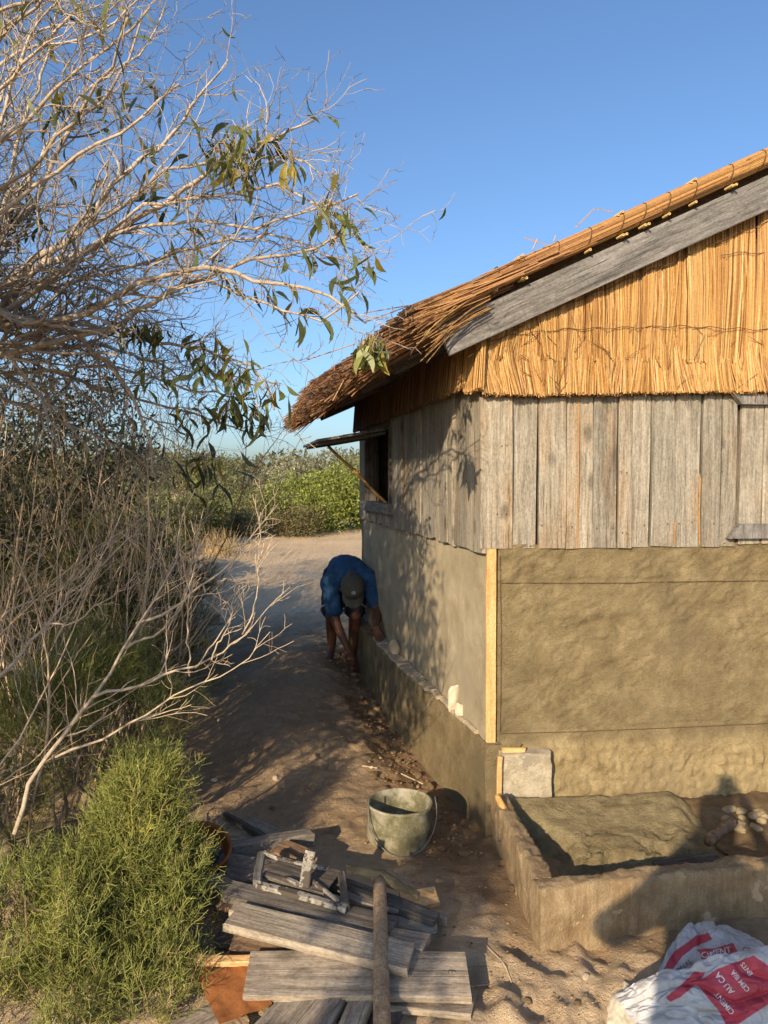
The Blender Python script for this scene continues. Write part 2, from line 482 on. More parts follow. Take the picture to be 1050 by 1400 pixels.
# lettering for the cement bag, as flat meshes (laid on the cloth further down)
def letters(text):
    cu = bpy.data.curves.new('lettering', 'FONT')
    cu.body = text
    cu.resolution_u = 3
    cu.offset = 0.018
    tmp = bpy.data.objects.new('lettering_tmp', cu)
    COL.objects.link(tmp)
    me = bpy.data.meshes.new_from_object(tmp.evaluated_get(bpy.context.evaluated_depsgraph_get()))
    bpy.data.objects.remove(tmp)
    return me
LETTERS = {t: letters(t) for t in ('CIMENT', 'AU CA', 'CEM II/A', 'ENTS', 'EGONAL', 'GE')}

M_BASIN = M_CONC
def mat_basin():
    m, nt, b = newmat('stained_basin_concrete', 0.9, 0.25)
    tc = nd(nt, 'TexCoord').outputs['Object']
    n1 = noise(nt, tc, 11.0, 6, 0.68)
    n2 = noise(nt, tc, 170.0, 3, 0.7)
    c = ramp(nt, math_(nt, 'ADD', math_(nt, 'MULTIPLY', n1, 0.65), math_(nt, 'MULTIPLY', n2, 0.35)), [(0.34, (0.17, 0.12, 0.066)), (0.5, (0.28, 0.21, 0.12)), (0.66, (0.42, 0.33, 0.20))])
    st = noise(nt, nd(nt, 'Mapping', {'Vector': tc, 'Scale': (42.0, 42.0, 3.0)}).outputs[0], 1.0, 4, 0.65)
    c = mix(nt, math_(nt, 'MULTIPLY', nd(nt, 'MapRange', {'Value': st, 'From Min': 0.42, 'From Max': 0.62}).outputs[0], 0.6), c, (0.19, 0.115, 0.055))
    fl = noise(nt, nd(nt, 'Mapping', {'Vector': tc, 'Location': (2.3, 4.1, 0.7)}).outputs[0], 6.0, 6, 0.6)
    c = mix(nt, nd(nt, 'MapRange', {'Value': fl, 'From Min': 0.63, 'From Max': 0.655}).outputs[0], c, (0.46, 0.34, 0.21))
    nt.links.new(c, b.inputs['Base Color'])
    h = math_(nt, 'ADD', n1, math_(nt, 'MULTIPLY', n2, 0.4))
    bump(nt, b, math_(nt, 'SUBTRACT', h, math_(nt, 'MULTIPLY', fl, 0.3)), 1.0, 0.014)
    return m
M_BASIN = mat_basin()
# ------------------------------------------------------------------ the hut's own frame
P0 = V3(0.475, 3.40, 0)                      # front-left corner of the walls
LD = unit(V3(-0.206, 0.978, 0))              # along the side wall, away from the camera
RD = V3(math.cos(math.radians(6)), math.sin(math.radians(6)), 0)   # along the front wall
NL = unit(V3(-0.978, -0.206, 0))             # side wall faces this way
NF = unit(V3(RD[1], -RD[0], 0))              # front wall faces this way
UP = V3(0, 0, 1)
FRONT_LEN, SIDE_LEN = 3.7, 3.26
def wf(s, z, out=0.0):                       # point on the front wall
    return P0 + RD * s + NF * out + UP * z
def wl(t, z, out=0.0):                       # point on the side wall
    return P0 + LD * t + NL * out + UP * z

# ------------------------------------------------------------------ ground
def plinth_dist(x, y):
    """distance out from the side wall plane (positive on the path side)"""
    return (x - P0[0]) * NL[0] + (y - P0[1]) * NL[1]
_pr = np.random.default_rng(44)
PRINTS = np.column_stack([np.concatenate([_pr.normal(-0.45, 0.32, 60), _pr.uniform(0.1, 0.95, 14), _pr.normal(-1.0, 0.8, 62)]), np.concatenate([_pr.uniform(3.2, 8.5, 60), _pr.uniform(1.9, 2.5, 14), _pr.uniform(9.0, 14.0, 62)]), _pr.normal(0.1, 0.5, 136)])
def footprints(x, y):
    z = np.zeros(x.shape)
    for px, py, a in PRINTS:
        m = (np.abs(x - px) < 0.26) & (np.abs(y - py) < 0.26)
        if not m.any():
            continue
        u = (x[m] - px) * math.cos(a) + (y[m] - py) * math.sin(a)
        v = -(x[m] - px) * math.sin(a) + (y[m] - py) * math.cos(a)
        r = np.sqrt((u / 0.055) ** 2 + (v / 0.13) ** 2)
        z[m] += -0.016 * (1 - sstep(0.5, 1.1, r)) + 0.007 * np.exp(-((r - 1.25) / 0.22) ** 2)
    return z
def ground_z(x, y, fine=True):
    x, y = np.asarray(x, float), np.asarray(y, float)
    d = plinth_dist(x, y)
    along = (x - P0[0]) * LD[0] + (y - P0[1]) * LD[1]
    near = 1 - sstep(10, 16, y)
    z = 0.10 * fbm(x * 0.5, y * 0.5, 0, 3, 3) * near
    z = z * sstep(0.5, 2.0, np.abs(y - 2.9) + np.abs(x) * 0.4)
    # trodden sand heap beside the wall, with the dug trench at its foot
    heap = np.exp(-((d - 0.75) / 0.42) ** 2) * sstep(0.5, 1.4, along) * (1 - sstep(3.2, 4.6, along))
    z = z + 0.10 * heap * (1 + 0.5 * fbm(x * 2, y * 2, 0, 9, 2))
    tr = (1 - sstep(0.14, 0.42, d + 0.08 * fbm(x * 3, y * 3, 0, 5, 2))) * sstep(-0.45, 0.25, along) * (1 - sstep(3.1, 3.9, along)) * (d > -0.6)
    z = z - 0.07 * tr
    z = z + 0.10 * sstep(0.9, 2.6, -x - 0.06 * y) * sstep(1.0, 3.0, y)
    z = z + 0.5 * np.clip((y - 8.5) / 8.0, 0, 1) + 0.9 * sstep(19, 60, y)
    if fine:
        amp = np.where(y > 9, 0.5, 1.0)
        z = z + amp * (0.035 * fbm(x * 3.3, y * 2.6, 0, 21, 3) + 0.025 * np.abs(fbm(x * 9, y * 8, 0, 33, 3)) + 0.011 * fbm(x * 28, y * 25, 0, 41, 2))
        z = z + footprints(x, y)
        rough = sstep(-0.05, 0.2, d) * (1 - sstep(0.2, 0.75, d)) * (along > -0.6) * (1 - sstep(3.2, 3.8, along))
        z = z + rough * 0.035 * np.abs(fbm(x * 14, y * 13, 0, 55, 3))
    return z
def gz(x, y):
    return float(ground_z(np.array([x]), np.array([y]))[0])

def axis_pts(lo, hi, step, far, k):
    a = list(np.arange(lo, hi, step))
    s, p = step, lo
    left = []
    while p > -far:
        s *= k
        p -= s
        left.append(p)
    s, p = step, a[-1]
    right = []
    while p < far:
        s *= k
        p += s
        right.append(p)
    return np.array(left[::-1] + a + right)
gx = axis_pts(-1.9, 1.7, 0.018, 600, 1.10)
gy = axis_pts(1.7, 7.2, 0.018, 900, 1.055)
X, Y = np.meshgrid(gx, gy, indexing='ij')
Z = ground_z(X, Y)
d = plinth_dist(X, Y)
along = (X - P0[0]) * LD[0] + (Y - P0[1]) * LD[1]
damp = sstep(-0.3, 0.0, d) * (1 - sstep(0.25, 0.5, d + 0.12 * fbm(X * 4, Y * 4, 0, 71, 3))) * sstep(-0.9, -0.1, along) * (1 - sstep(3.3, 4.0, along))
db = np.maximum(np.abs(X - 1.15) - 0.72, np.abs(Y - 2.9) - 0.47)
damp = np.maximum(damp, 0.75 * (1 - sstep(0.0, 0.10, db + 0.12 * fbm(X * 5, Y * 5, 0, 75, 3))))
litter = sstep(0.0, 0.35, fbm(X * 0.7, Y * 0.7, 0, 81, 4) + 0.5 * sstep(1.3, 2.6, -X - 0.08 * Y) - 0.1) * sstep(1.0, 1.9, -X + 0.0 * Y) * (1 - sstep(7.5, 10.0, Y))
c0 = np.ones(X.shape + (3,))
path_shade = (1 - sstep(7.5, 9.5, Y + 0.9 * fbm(X, Y, 0, 78, 3))) * sstep(-0.15, 0.35, d + 0.25 * fbm(X * 2, Y * 2, 0, 79, 3) + 0.35 * sstep(0.0, 0.5, along)) * sstep(2.75, 3.3, Y + 0.5 * X + 0.3 * fbm(X * 2, Y * 2, 0, 80, 3))
c0 = c0 * (1 - path_shade[..., None]) + path_shade[..., None] * V3(0.60, 0.58, 0.57)  # shade on the path is put into the sand colour here
c0 = c0 * (1 - damp[..., None]) + damp[..., None] * V3(0.42, 0.36, 0.31)
c0 = c0 * (1 - litter[..., None]) + litter[..., None] * V3(0.55, 0.52, 0.42)
mb = MB()
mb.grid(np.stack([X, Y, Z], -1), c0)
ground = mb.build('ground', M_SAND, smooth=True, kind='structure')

# ------------------------------------------------------------------ the hut
hut = thing('hut', 'thatched hut of grey boards over fresh sand-coloured plaster', 'hut', P0)
Z_PL, Z_TOP, Z_LEDGE = 1.295, 2.16, 0.385

# front plaster: hand-thrown relief, two scored lines, rougher base
def front_plaster():
    s = np.concatenate([np.arange(0.052, 1.75, 0.0085), np.arange(1.75, FRONT_LEN, 0.05)])
    z = np.arange(-0.25, Z_PL + 0.012, 0.0085)
    Sg, Zg = np.meshgrid(s, z, indexing='ij')
    a = math.radians(28)
    u, w = Sg * math.cos(a) + Zg * math.sin(a), -Sg * math.sin(a) + Zg * math.cos(a)
    wu, ww = u + 0.10 * fbm(Sg * 5, Zg * 5, 0, 4, 3), w + 0.10 * fbm(Sg * 5, Zg * 5, 3, 6, 3)
    smear = sstep(-0.25, 0.35, fbm(Sg * 2.2, Zg * 2.2, 0, 14, 3))
    o = 0.0055 * fbm(wu * 8, ww * 19, 0, 2, 4) * (0.35 + 0.65 * smear) + 0.0085 * np.abs(fbm(wu * 24, ww * 38, 0, 8, 3)) * (0.4 + 0.6 * smear) + 0.008 * fbm(Sg * 2.3, Zg * 2.3, 0, 12, 2)
    cl = fbm(wu * 12, ww * 26, 2, 16, 2)
    o += 0.005 * sstep(0.16, 0.20, cl) * smear - 0.006 * sstep(0.20, 0.24, -cl) * smear
    sc_ = fbm(u * 9, w * 46, 4, 18, 2)
    o += 0.0035 * sstep(0.10, 0.16, sc_) * sstep(-0.1, 0.3, fbm(Sg * 4, Zg * 4, 7, 19, 2))
    lo = 1 - sstep(0.33, 0.40, Zg + 0.02 * fbm(Sg * 6, Zg * 3, 0, 5, 2))
    o += lo * (0.014 + 0.030 * np.abs(fbm(Sg * 20, Zg * 20, 0, 31, 3)))
    o += 0.05 * (1 - sstep(-0.1, 0.28, Zg))
    for zl, k in ((1.128, 0.008), (0.425, 0.02)):
        zc = zl + k * fbm(Sg * 2.5, Sg * 0, 0, 77, 3) + 0.012 * Sg
        o -= 0.007 * np.exp(-((Zg - zc) / 0.0045) ** 2) * (0.5 + 0.5 * sstep(-0.2, 0.2, fbm(Sg * 9, Sg * 0, 0, 78, 2)))
    o += 0.006 * sstep(Z_PL - 0.02, Z_PL + 0.005, Zg)
    top = Zg + np.where(Zg > Z_PL, 0.022 * np.abs(fbm(Sg * 9, Sg * 0, 0, 90, 3)) - 0.003, 0)
    lo3 = lo[..., None]
    colr = np.ones(Sg.shape + (3,)) * (1 - lo3) + lo3 * V3(1.42, 1.40, 1.36)
    P = P0 + Sg[..., None] * RD + (o + 0.004)[..., None] * NF + top[..., None] * UP
    m = MB()
    m.grid(P, colr, flip=False)
    # the return at the corner and the top lip
    e = np.stack([P[0], P[0] - NF * 0.06], 0)
    m.grid(e, flip=True)
    e = np.stack([P[:, -1], P[:, -1] - NF * 0.05], 0)
    m.grid(e, flip=True)
    return m.build('front_plaster', M_PLASTER, hut, smooth=True)
front_plaster()

def side_plaster():
    t = np.arange(0.0, SIDE_LEN + 0.01, 0.016)
    z = np.arange(Z_LEDGE - 0.05, Z_PL + 0.01, 0.016)
    T, Zg = np.meshgrid(t, z, indexing='ij')
    o = 0.006 * fbm(T * 3, Zg * 3, 0, 102, 4) + 0.003 * fbm(T * 9, Zg * 22, 0, 103, 3)
    P = P0 + T[..., None] * LD + o[..., None] * NL + Zg[..., None] * UP
    m = MB()
    m.grid(P, flip=True)
    return m.build('side_plaster', M_PLASTER2, hut, smooth=True)
side_plaster()

# core walls behind boards and plaster keep the inside dark
def core():
    m = MB()
    th = 0.05
    def slab(p, q, n, z0, z1):
        m.box((p + q) / 2 - n * (th / 2 + 0.02) + UP * (z0 + z1) / 2, (q - p) / 2, n * th / 2, UP * (z1 - z0) / 2)
    A, B = P0 + LD * 0.09 + RD * 0.0, P0 + LD * SIDE_LEN
    slab(P0 + RD * 0.09, P0 + RD * FRONT_LEN, NF, -0.2, 2.1)
    slab(A, B, NL, -0.2, 1.43)
    slab(A, P0 + LD * 1.93, NL, 1.43, 2.2)
    slab(P0 + LD * 2.86, B, NL, 1.43, 2.2)
    slab(P0 + LD * 1.93, P0 + LD * 2.86, NL, 2.0, 2.2)
    C, D = P0 + RD * FRONT_LEN, P0 + RD * FRONT_LEN + LD * SIDE_LEN
    slab(C, D, -NL, -0.2, 2.2)
    slab(B - LD * 0.0, D, -NF, -0.2, 2.4)
    return m.build('wall_core', M_DARKWOOD, hut)
core()

# front boards
edges = [(655, 699, 0.012), (700, 733, 0.004), (735, 772, 0.009), (773.5, 809, 0.004), (810, 842, 0.007), (843, 861, 0.022), (862, 886, 0.005), (887, 918.5, 0.009), (920, 955, 0.005), (958.5, 983, 0.008), (984, 1004, 0.003)]
def front_s(px, y=640):
    p = onplane(px, y, P0, NF)
    return float(np.dot(p - P0, RD))
prev_end = None
seeds = 100
for x0, x1, out in edges:
    s0, s1 = front_s(x0), front_s(x1)
    seeds += 1
    jz = rng.normal(0, 0.0022)
    zb = Z_PL - 0.008 + jz
    th = 0.024
    plank('plank', s1 - s0, th, Z_TOP - zb, M_WALLWOOD, frame(wf((s0 + s1) / 2, (Z_TOP + zb) / 2, 0.6 * out - th / 2 + 0.013), RD, None, UP), hut, seeds, rag=0.0015)
    prev_end = s1
# more boards beyond the hatch
s = front_s(1003) + 0.62
while s < FRONT_LEN:
    w = rng.uniform(0.09, 0.14)
    seeds += 1
    plank('plank', w - 0.004, 0.024, Z_TOP - Z_PL, M_WALLWOOD, frame(wf(s + w / 2, (Z_TOP + Z_PL) / 2, 0.006), RD, None, UP), hut, seeds)
    s += w
# resin-coloured heartwood strips let into the front boards
for px, w, z0, z1 in ((789, 0.008, 1.30, 2.0), (955.5, 0.008, 1.30, 1.62), (858.5, 0.005, 1.72, 1.94), (922, 0.010, 1.30, 1.40)):
    seeds += 1
    plank('heartwood_strip', w, 0.010, z1 - z0, M_HEART, frame(wf(front_s(px), (z0 + z1) / 2, 0.0135), RD, None, UP), hut, seeds, rag=0.02)

# nails: small dark heads in the boards
nail = MB()
th_ = np.linspace(0, 2 * np.pi, 7)[:-1]
nail.add(np.concatenate([np.column_stack([0.0035 * np.cos(th_), 0.0035 * np.sin(th_), np.zeros(6)]), [[0, 0, 0.0018]]]), t=[[i, (i + 1) % 6, 6] for i in range(6)])
M_RUST = mineral('rusty_iron', [(0.30, (0.05, 0.025, 0.015)), (0.52, (0.11, 0.05, 0.025)), (0.72, (0.20, 0.09, 0.04))], 30.0, 200.0, 0.5, 0.003)
nail_me = nail.mesh('nail', M_RUST)
for px, py, out in ((680, 703, .03), (692, 703, .03), (741, 718, .027), (767, 720, .027), (850, 545, .04), (857, 545, .04), (849, 645, .04), (857, 646, .04), (851, 728, .04), (857, 729, .04), (881, 718, .023), (913, 716, .027), (928, 716, .023), (946, 714, .023), (686, 610, .03), (693, 609, .03), (782, 720, .022), (816, 722, .025), (838, 722, .025), (976, 716, .026), (988, 645, .021)):
    o = link('nail', nail_me, hut)
    o.matrix_basis = frame(onplane(px, py, P0 + NF * (out - 0.001), NF), RD, None, NF)

# closed hatch at the right of the front wall
hatch_s0 = front_s(1003)
hatch = MB()
hx0, hx1 = hatch_s0 + 0.02, hatch_s0 + 0.60
zt0, zt1 = 1.985, 2.045
hf = plank('hatch', 0.11, 0.022, 0.72, M_WALLWOOD, frame(wf(hx0 + 0.055, 1.66, 0.012), RD, None, UP), hut, 501)
for k in range(1, 5):
    plank('board', 0.108, 0.022, 0.72, M_WALLWOOD, frame(wf(hx0 + 0.055 + 0.113 * k, 1.66, 0.012 + 0.004 * (k % 2)), RD, None, UP), hf, 501 + k)
def mitred(name, a, b, zc, w, th, out, slant, mat, parent):
    m = MB()
    r = []
    for oo in (out, out + th):
        for ss, zz in ((a - slant * w, zc + w / 2), (a, zc - w / 2), (b, zc - w / 2), (b, zc + w / 2)):
            r.append(wf(ss, zz + (0.006 if slant < 0 else -0.003), oo))
    m.add(r, [[0, 1, 2, 3], [4, 7, 6, 5], [0, 4, 5, 1], [1, 5, 6, 2], [2, 6, 7, 3], [3, 7, 4, 0]])
    o = m.build(name, mat, parent)
    return o
mitred('rail', hatch_s0 + 0.0, hx1 + 0.03, 1.992, 0.065, 0.035, 0.024, 0.85, M_GREYWOOD, hf)
mitred('rail', hatch_s0 - 0.05, hx1 + 0.03, 1.355, 0.068, 0.035, 0.024, -0.85, M_GREYWOOD, hf)

# corner board of fresh timber
plank('corner_board', 0.046, 0.022, Z_PL - 0.36, M_NEWWOOD, frame(wf(0.020, (Z_PL + 0.36) / 2, 0.004), RD, None, UP), hut, 77)

# side boards, with the window left open
WT0, WT1, WZ0, WZ1 = 1.93, 2.86, 1.43, 2.0
t = -0.012
while t < SIDE_LEN:
    w = rng.uniform(0.085, 0.15)
    if t < WT0 < t + w + 0.04:
        w = WT0 - t
    if t < WT1 < t + w + 0.04 and t > WT0 - 0.01:
        w = WT1 - t
    w = min(w, SIDE_LEN + 0.01 - t)
    if w < 0.03:
        break
    seeds += 1
    spans = [(Z_PL - 0.03 + rng.normal(0, 0.004), 2.32)]
    if t > WT0 - 0.01 and t + w < WT1 + 0.01:
        spans = [(Z_PL - 0.03 + rng.normal(0, 0.004), WZ0 - 0.01), (WZ1, 2.32)]
    for z0, z1 in spans:
        plank('plank', w - 0.003, 0.026, z1 - z0, M_WALLWOOD, frame(wl(t + w / 2, (z0 + z1) / 2, 0.014 + rng.uniform(-0.003, 0.006)), LD, None, UP), hut, seeds)
        seeds += 1
    t += w
# window of the side wall
win = MB()
win.box(wl(WT0 - 0.005, (WZ0 + WZ1) / 2, 0.0), LD * 0.025, NL * 0.045, UP * (WZ1 - WZ0) / 2)
win.box(wl(WT1 + 0.005, (WZ0 + WZ1) / 2, 0.0), LD * 0.025, NL * 0.045, UP * (WZ1 - WZ0) / 2)
win.box(wl((WT0 + WT1) / 2, WZ1 + 0.015, 0.0), LD * ((WT1 - WT0) / 2 - 0.02), NL * 0.043, UP * 0.025)
wobj = win.build('window', M_DARKWOOD, hut)
plank('sill', 0.075, 0.05, WT1 - WT0 + 0.10, M_GREYWOOD, frame(wl((WT0 + WT1) / 2 - 0.03, WZ0 - 0.035, 0.055), UP, None, LD), wobj, 88)
for tt, zz in ((2.06, 0.30), (2.18, 0.22)):
    plank('post', 0.045, 0.03, zz + 0.3, M_BROWNWOOD, frame(wl(tt, WZ0 + zz / 2 - 0.15, -0.10), LD, None, UP), wobj, 90)
# awning shutter, propped open with a stick
SH_D = unit(NL - UP * 0.17)
sh = None
for k in range(3):
    w = 0.175
    c = wl((WT0 + WT1) / 2, WZ1 - 0.03, 0.045) + SH_D * (0.0 + w * (k + 0.5)) + UP * (-0.002 * k)
    o = plank('shutter' if k == 0 else 'board', w - 0.004, 0.018, WT1 - WT0 + 0.02, M_GREYWOOD, frame(c, SH_D, None, LD), hut if k == 0 else sh, 600 + k)
    sh = o if k == 0 else sh
for tt in (WT0 + 0.12, WT1 - 0.12):
    plank('batten', 0.05, 0.02, 0.50, M_GREYWOOD, frame(wl(tt, WZ1 - 0.055, 0.045) + SH_D * 0.26, LD, None, SH_D), sh, 610)
pr = MB()
pa, pb = wl(WT0 + 0.2, WZ0 + 0.005, 0.02), wl(WT0 + 0.55, WZ1 - 0.135, 0.40)
f = np.linspace(0, 1, 8)[:, None]
pr.tube(pa + (pb - pa) * f + NL * 0.008 * np.sin(f * 9), 0.0115 + 0.001 * np.sin(np.arange(8) * 2.1), 7)
pr.build('prop_stick', M_ORANGE, hut, smooth=True)

# plinth under the side wall, with a stony ledge
def ledge_w(t):
    return 0.012 + 0.085 * sstep(0.0, 1.6, t)
def plinth():
    t = np.arange(-0.035, SIDE_LEN + 0.15, 0.014)
    zz = np.arange(-0.25, Z_LEDGE + 0.001, 0.014)
    T, Zg = np.meshgrid(t, zz, indexing='ij')
    o = ledge_w(T) + 0.006 * fbm(T * 4, Zg * 4, 0, 140, 4) + 0.02 * (Z_LEDGE - Zg) * sstep(0.2, 1, T)
    lip = sstep(Z_LEDGE - 0.03, Z_LEDGE, Zg)
    Zr = Zg + lip * 0.012 * fbm(T * 11, T * 0, 0, 141, 3)
    o = o - lip * 0.010 * (1 + fbm(T * 17, T * 0, 0, 144, 2))
    P = P0 + T[..., None] * LD + o[..., None] * NL + Zr[..., None] * UP
    m = MB()
    m.grid(P, flip=True)
    top = np.stack([P[:, -1], P[:, -1] - NL * (ledge_w(t)[:, None] + 0.05)], 0)
    m.grid(top, flip=False)
    # near end of the plinth
    k = np.linspace(0, 1, 8)
    E = P[0][None, :, :] + (RD * 0.16)[None, None, :] * k[:, None, None]
    E = E + NF * (0.010 * fbm(E[..., 0] * 30, E[..., 2] * 20, 0, 150, 3))[..., None] * sstep(0, .1, k)[:, None, None]
    m.grid(E, flip=False)
    return m.build('plinth', M_PLASTER, hut, smooth=True)
plinth()
# ledge stones bedded along the plinth top
def rock_mesh(name, sx, sy, sz, mat, seed, n=2, rough=0.22, flat=0.0):
    import bmesh
    bm = bmesh.new()
    bmesh.ops.create_icosphere(bm, subdivisions=n, radius=1.0)
    co = np.array([v.co[:] for v in bm.verts])
    r = np.random.default_rng(seed)
    pl = unit(r.normal(size=(9, 3)))
    dd = np.full(len(co), 1.0)
    for p in pl:
        k = co @ p
        dd = np.where(k > 0.62, np.minimum(dd, 0.70 / np.maximum(k, 0.05)), dd)
    co = co * dd[:, None] * (1 + rough * fbm(co[:, 0] * 1.7 + seed, co[:, 1] * 1.7, co[:, 2] * 1.7, seed, 3))[:, None]
    for v, c in zip(bm.verts, co):
        v.co = (c[0] * sx, c[1] * sy, c[2] * sz)
    me = bpy.data.meshes.new(name)
    bm.to_mesh(me)
    bm.free()
    me.materials.append(mat)
    a = me.attributes.new('col', 'FLOAT_COLOR', 'POINT')
    a.data.foreach_set('color', np.ones(len(co) * 4, np.float32))
    return me
t = 0.10
k = 0
while t < 2.25:
    w = rng.uniform(0.07, 0.16)
    o = link('ledge_stone', plank_mesh('ledge_stone', max(0.03, ledge_w(t) * 0.95), 0.022, w - 0.006, M_BRICK, 700 + k, rag=0.008, cham=0.006), hut)
    o.matrix_basis = frame(wl(t + w / 2, Z_LEDGE + 0.006 + rng.normal(0, 0.003), ledge_w(t) * 0.5), NL + UP * rng.normal(0, 0.05), None, LD + UP * rng.normal(0, 0.03) + NL * rng.normal(0, 0.05))
    t += w
    k += 1

# ---------------- thatch
G_OUT = 0.05                                  # thatch hangs in front of the boards
def straw_col(n, dark=0.0, r=rng):
    a = r.random(n)[:, None]
    c = np.where(a < 0.50, V3(0.58, 0.345, 0.115), np.where(a < 0.80, V3(0.69, 0.465, 0.18), np.where(a < 0.94, V3(0.42, 0.215, 0.06), V3(0.22, 0.10, 0.032))))
    c = c * (0.66 + 0.50 * r.random(n)[:, None]) * V3(0.74, 0.69, 0.64)
    return c * (1 - dark) + dark * V3(0.20, 0.105, 0.05) * (0.6 + 0.8 * r.random(n)[:, None])
# barge board line in the front plane
BO = 0.13
BA = onplane(606, 466, P0 + NF * BO, NF)
BB = onplane(1050, 264, P0 + NF * BO, NF)
BDIR = unit(BB - BA)
SLOPE_UP = unit(np.cross(NF, BDIR)) if np.cross(NF, BDIR)[2] > 0 else -unit(np.cross(NF, BDIR))
RIDGE_S = 1.95                                # front coordinate of the ridge
def barge_z(s):                               # height of the barge board centre line over front coordinate s
    a = np.dot(BA - P0, RD)
    return BA[2] + (np.asarray(s) - a) * BDIR[2] / np.dot(BDIR, RD)

BUN = rng.normal(size=(1000, 3))
def gable():
    m = MB()
    for lay, n, out in ((0, 2200, G_OUT - 0.016), (1, 2600, G_OUT - 0.006), (2, 2600, G_OUT + 0.002)):
        s = rng.uniform(-0.075, FRONT_LEN + 0.05, n) if lay < 2 else rng.uniform(-0.07, 2.2, n)
        ss = np.minimum(s, 2 * RIDGE_S - s)
        zt = barge_z(ss) + 0.02
        # lower tier: flared skirt; upper tier: tied flat
        zs = 2.185 + 0.010 * np.sin(s * 5) + 0.02 * s * 0.3
        zb = 1.985 + 0.030 * sstep(0, 1.2, s) + 0.006 * fbm(s * 3, s * 0, 0, 200, 2) + rng.normal(0, 0.004, n)
        bd = np.floor(s / 0.034 + 0.4 * lay).astype(int) % 997
        lean = 0.05 * fbm(s * 2.2, s * 0, 0, 201, 2) + 0.018 * sstep(0, 1, 1 - s) + rng.normal(0, 0.009, n) + BUN[bd, 0] * 0.014
        top = np.minimum(zt, zs + rng.uniform(0.0, 0.10, n))
        o = out + rng.normal(0, 0.004, n) + BUN[bd, 1] * 0.006
        zb = zb + BUN[bd, 2] * 0.002
        fl = 0.022 + rng.normal(0, 0.004, n)
        ok = top > zb + 0.04
        lw = np.minimum(1.0, (top - zb) / 0.2)
        p1 = P0 + RD * s[:, None] + NF * (o)[:, None] + UP * top[:, None]
        pm = P0 + RD * (s + lean * 0.4 * lw)[:, None] + NF * (o + fl * 0.45)[:, None] + UP * (zb + (top - zb) * 0.5)[:, None]
        p2 = P0 + RD * (s + lean * lw)[:, None] + NF * (o + fl)[:, None] + UP * zb[:, None]
        r0 = rng.uniform(0.0015, 0.0034, n)
        m.strands([p1[ok], pm[ok], p2[ok]], [r0[ok], r0[ok], r0[ok]], 4, straw_col(n)[ok], True)
        # upper tier
        s = rng.uniform(-0.02, FRONT_LEN, n)
        ss = np.minimum(s, 2 * RIDGE_S - s)
        zt = barge_z(ss) + 0.03
        zb = 2.165 + 0.006 * s - rng.random(n) * 0.03
        bd = np.floor(s / 0.045 + 0.3 * lay + 300).astype(int) % 997
        lean = 0.045 * fbm(s * 1.8, s * 0 + lay + 5, 0, 211, 2) + rng.normal(0, 0.010, n) + BUN[bd, 0] * 0.02
        ok = zt > zb + 0.03
        o = out + 0.012 + rng.normal(0, 0.004, n) + BUN[bd, 1] * 0.006
        p1 = P0 + RD * (s - lean)[:, None] + NF * o[:, None] + UP * zt[:, None]
        pm = P0 + RD * (s - lean * .5)[:, None] + NF * (o + 0.012)[:, None] + UP * ((zt + zb) / 2)[:, None]
        p2 = P0 + RD * s[:, None] + NF * (o - 0.004)[:, None] + UP * zb[:, None]
        m.strands([p1[ok], pm[ok], p2[ok]], [r0[ok], r0[ok], r0[ok]], 4, straw_col(n)[ok], True)
    # dark cut ends showing as a ragged fringe under the skirt
    n = 2600
    s = rng.uniform(-0.04, FRONT_LEN, n)
    zb = 1.978 + 0.030 * sstep(0, 1.2, s) + 0.006 * fbm(s * 3, s * 0, 0, 200, 2) + rng.normal(0, 0.004, n)
    o = rng.uniform(0.022, G_OUT + 0.018, n)
    p = P0 + RD * s[:, None] + NF * o[:, None] + UP * zb[:, None]
    m.strands([p + UP * 0.06 - NF * 0.004, p + RD * rng.normal(0, 0.004, (n, 1))], [0.003, 0.003], 3, V3(0.13, 0.06, 0.022) * rng.uniform(0.4, 1.4, (n, 1)), True)
    # a few broken dark stalks
    n = 60
    s, z = rng.uniform(0.0, 1.7, n), rng.uniform(2.0, 2.3, n)
    a = rng.uniform(-1.2, 1.2, n)
    L = rng.uniform(0.03, 0.13, n)
    c = P0 + RD * s[:, None] + NF * (G_OUT + 0.030) + UP * z[:, None]
    ok = z < barge_z(np.minimum(s, 2 * RIDGE_S - s)) - 0.08
    dv = RD * np.sin(a)[:, None] + UP * np.cos(a)[:, None]
    m.strands([(c - dv * L[:, None] / 2)[ok], (c + dv * L[:, None] / 2 + NF * 0.01)[ok]], [0.002, 0.0012], 3, V3(0.17, 0.085, 0.03))
    g = m.build('gable_thatch', M_STRAW, hut, kind='stuff')
    # backing so that no daylight shows through the reeds
    b = MB()
    def tri(s0, s1, zb):
        sm = RIDGE_S
        v = [wf(s0, zb, 0.0), wf(s1, zb, 0.0), wf(s1, barge_z(2 * sm - s1), 0.0), wf(sm, barge_z(sm), 0.0), wf(s0, barge_z(s0), 0.0)]
        w = [p - NF * 0.02 for p in v]
        b.add(v + w, t=[[0, 1, 2], [0, 2, 3], [0, 3, 4], [5, 7, 6], [5, 8, 7], [5, 9, 8]])
    tri(0.0, FRONT_LEN, 2.0)
    b.build('gable_backing', M_BROWNWOOD, hut)
    return g
gable()
def cord(pts, r=0.0022, name='tie_cord', parent=None):
    m = MB()
    m.tube(np.array(pts), r, 4)
    return m.build(name, M_STRING, parent if parent is not None else hut)
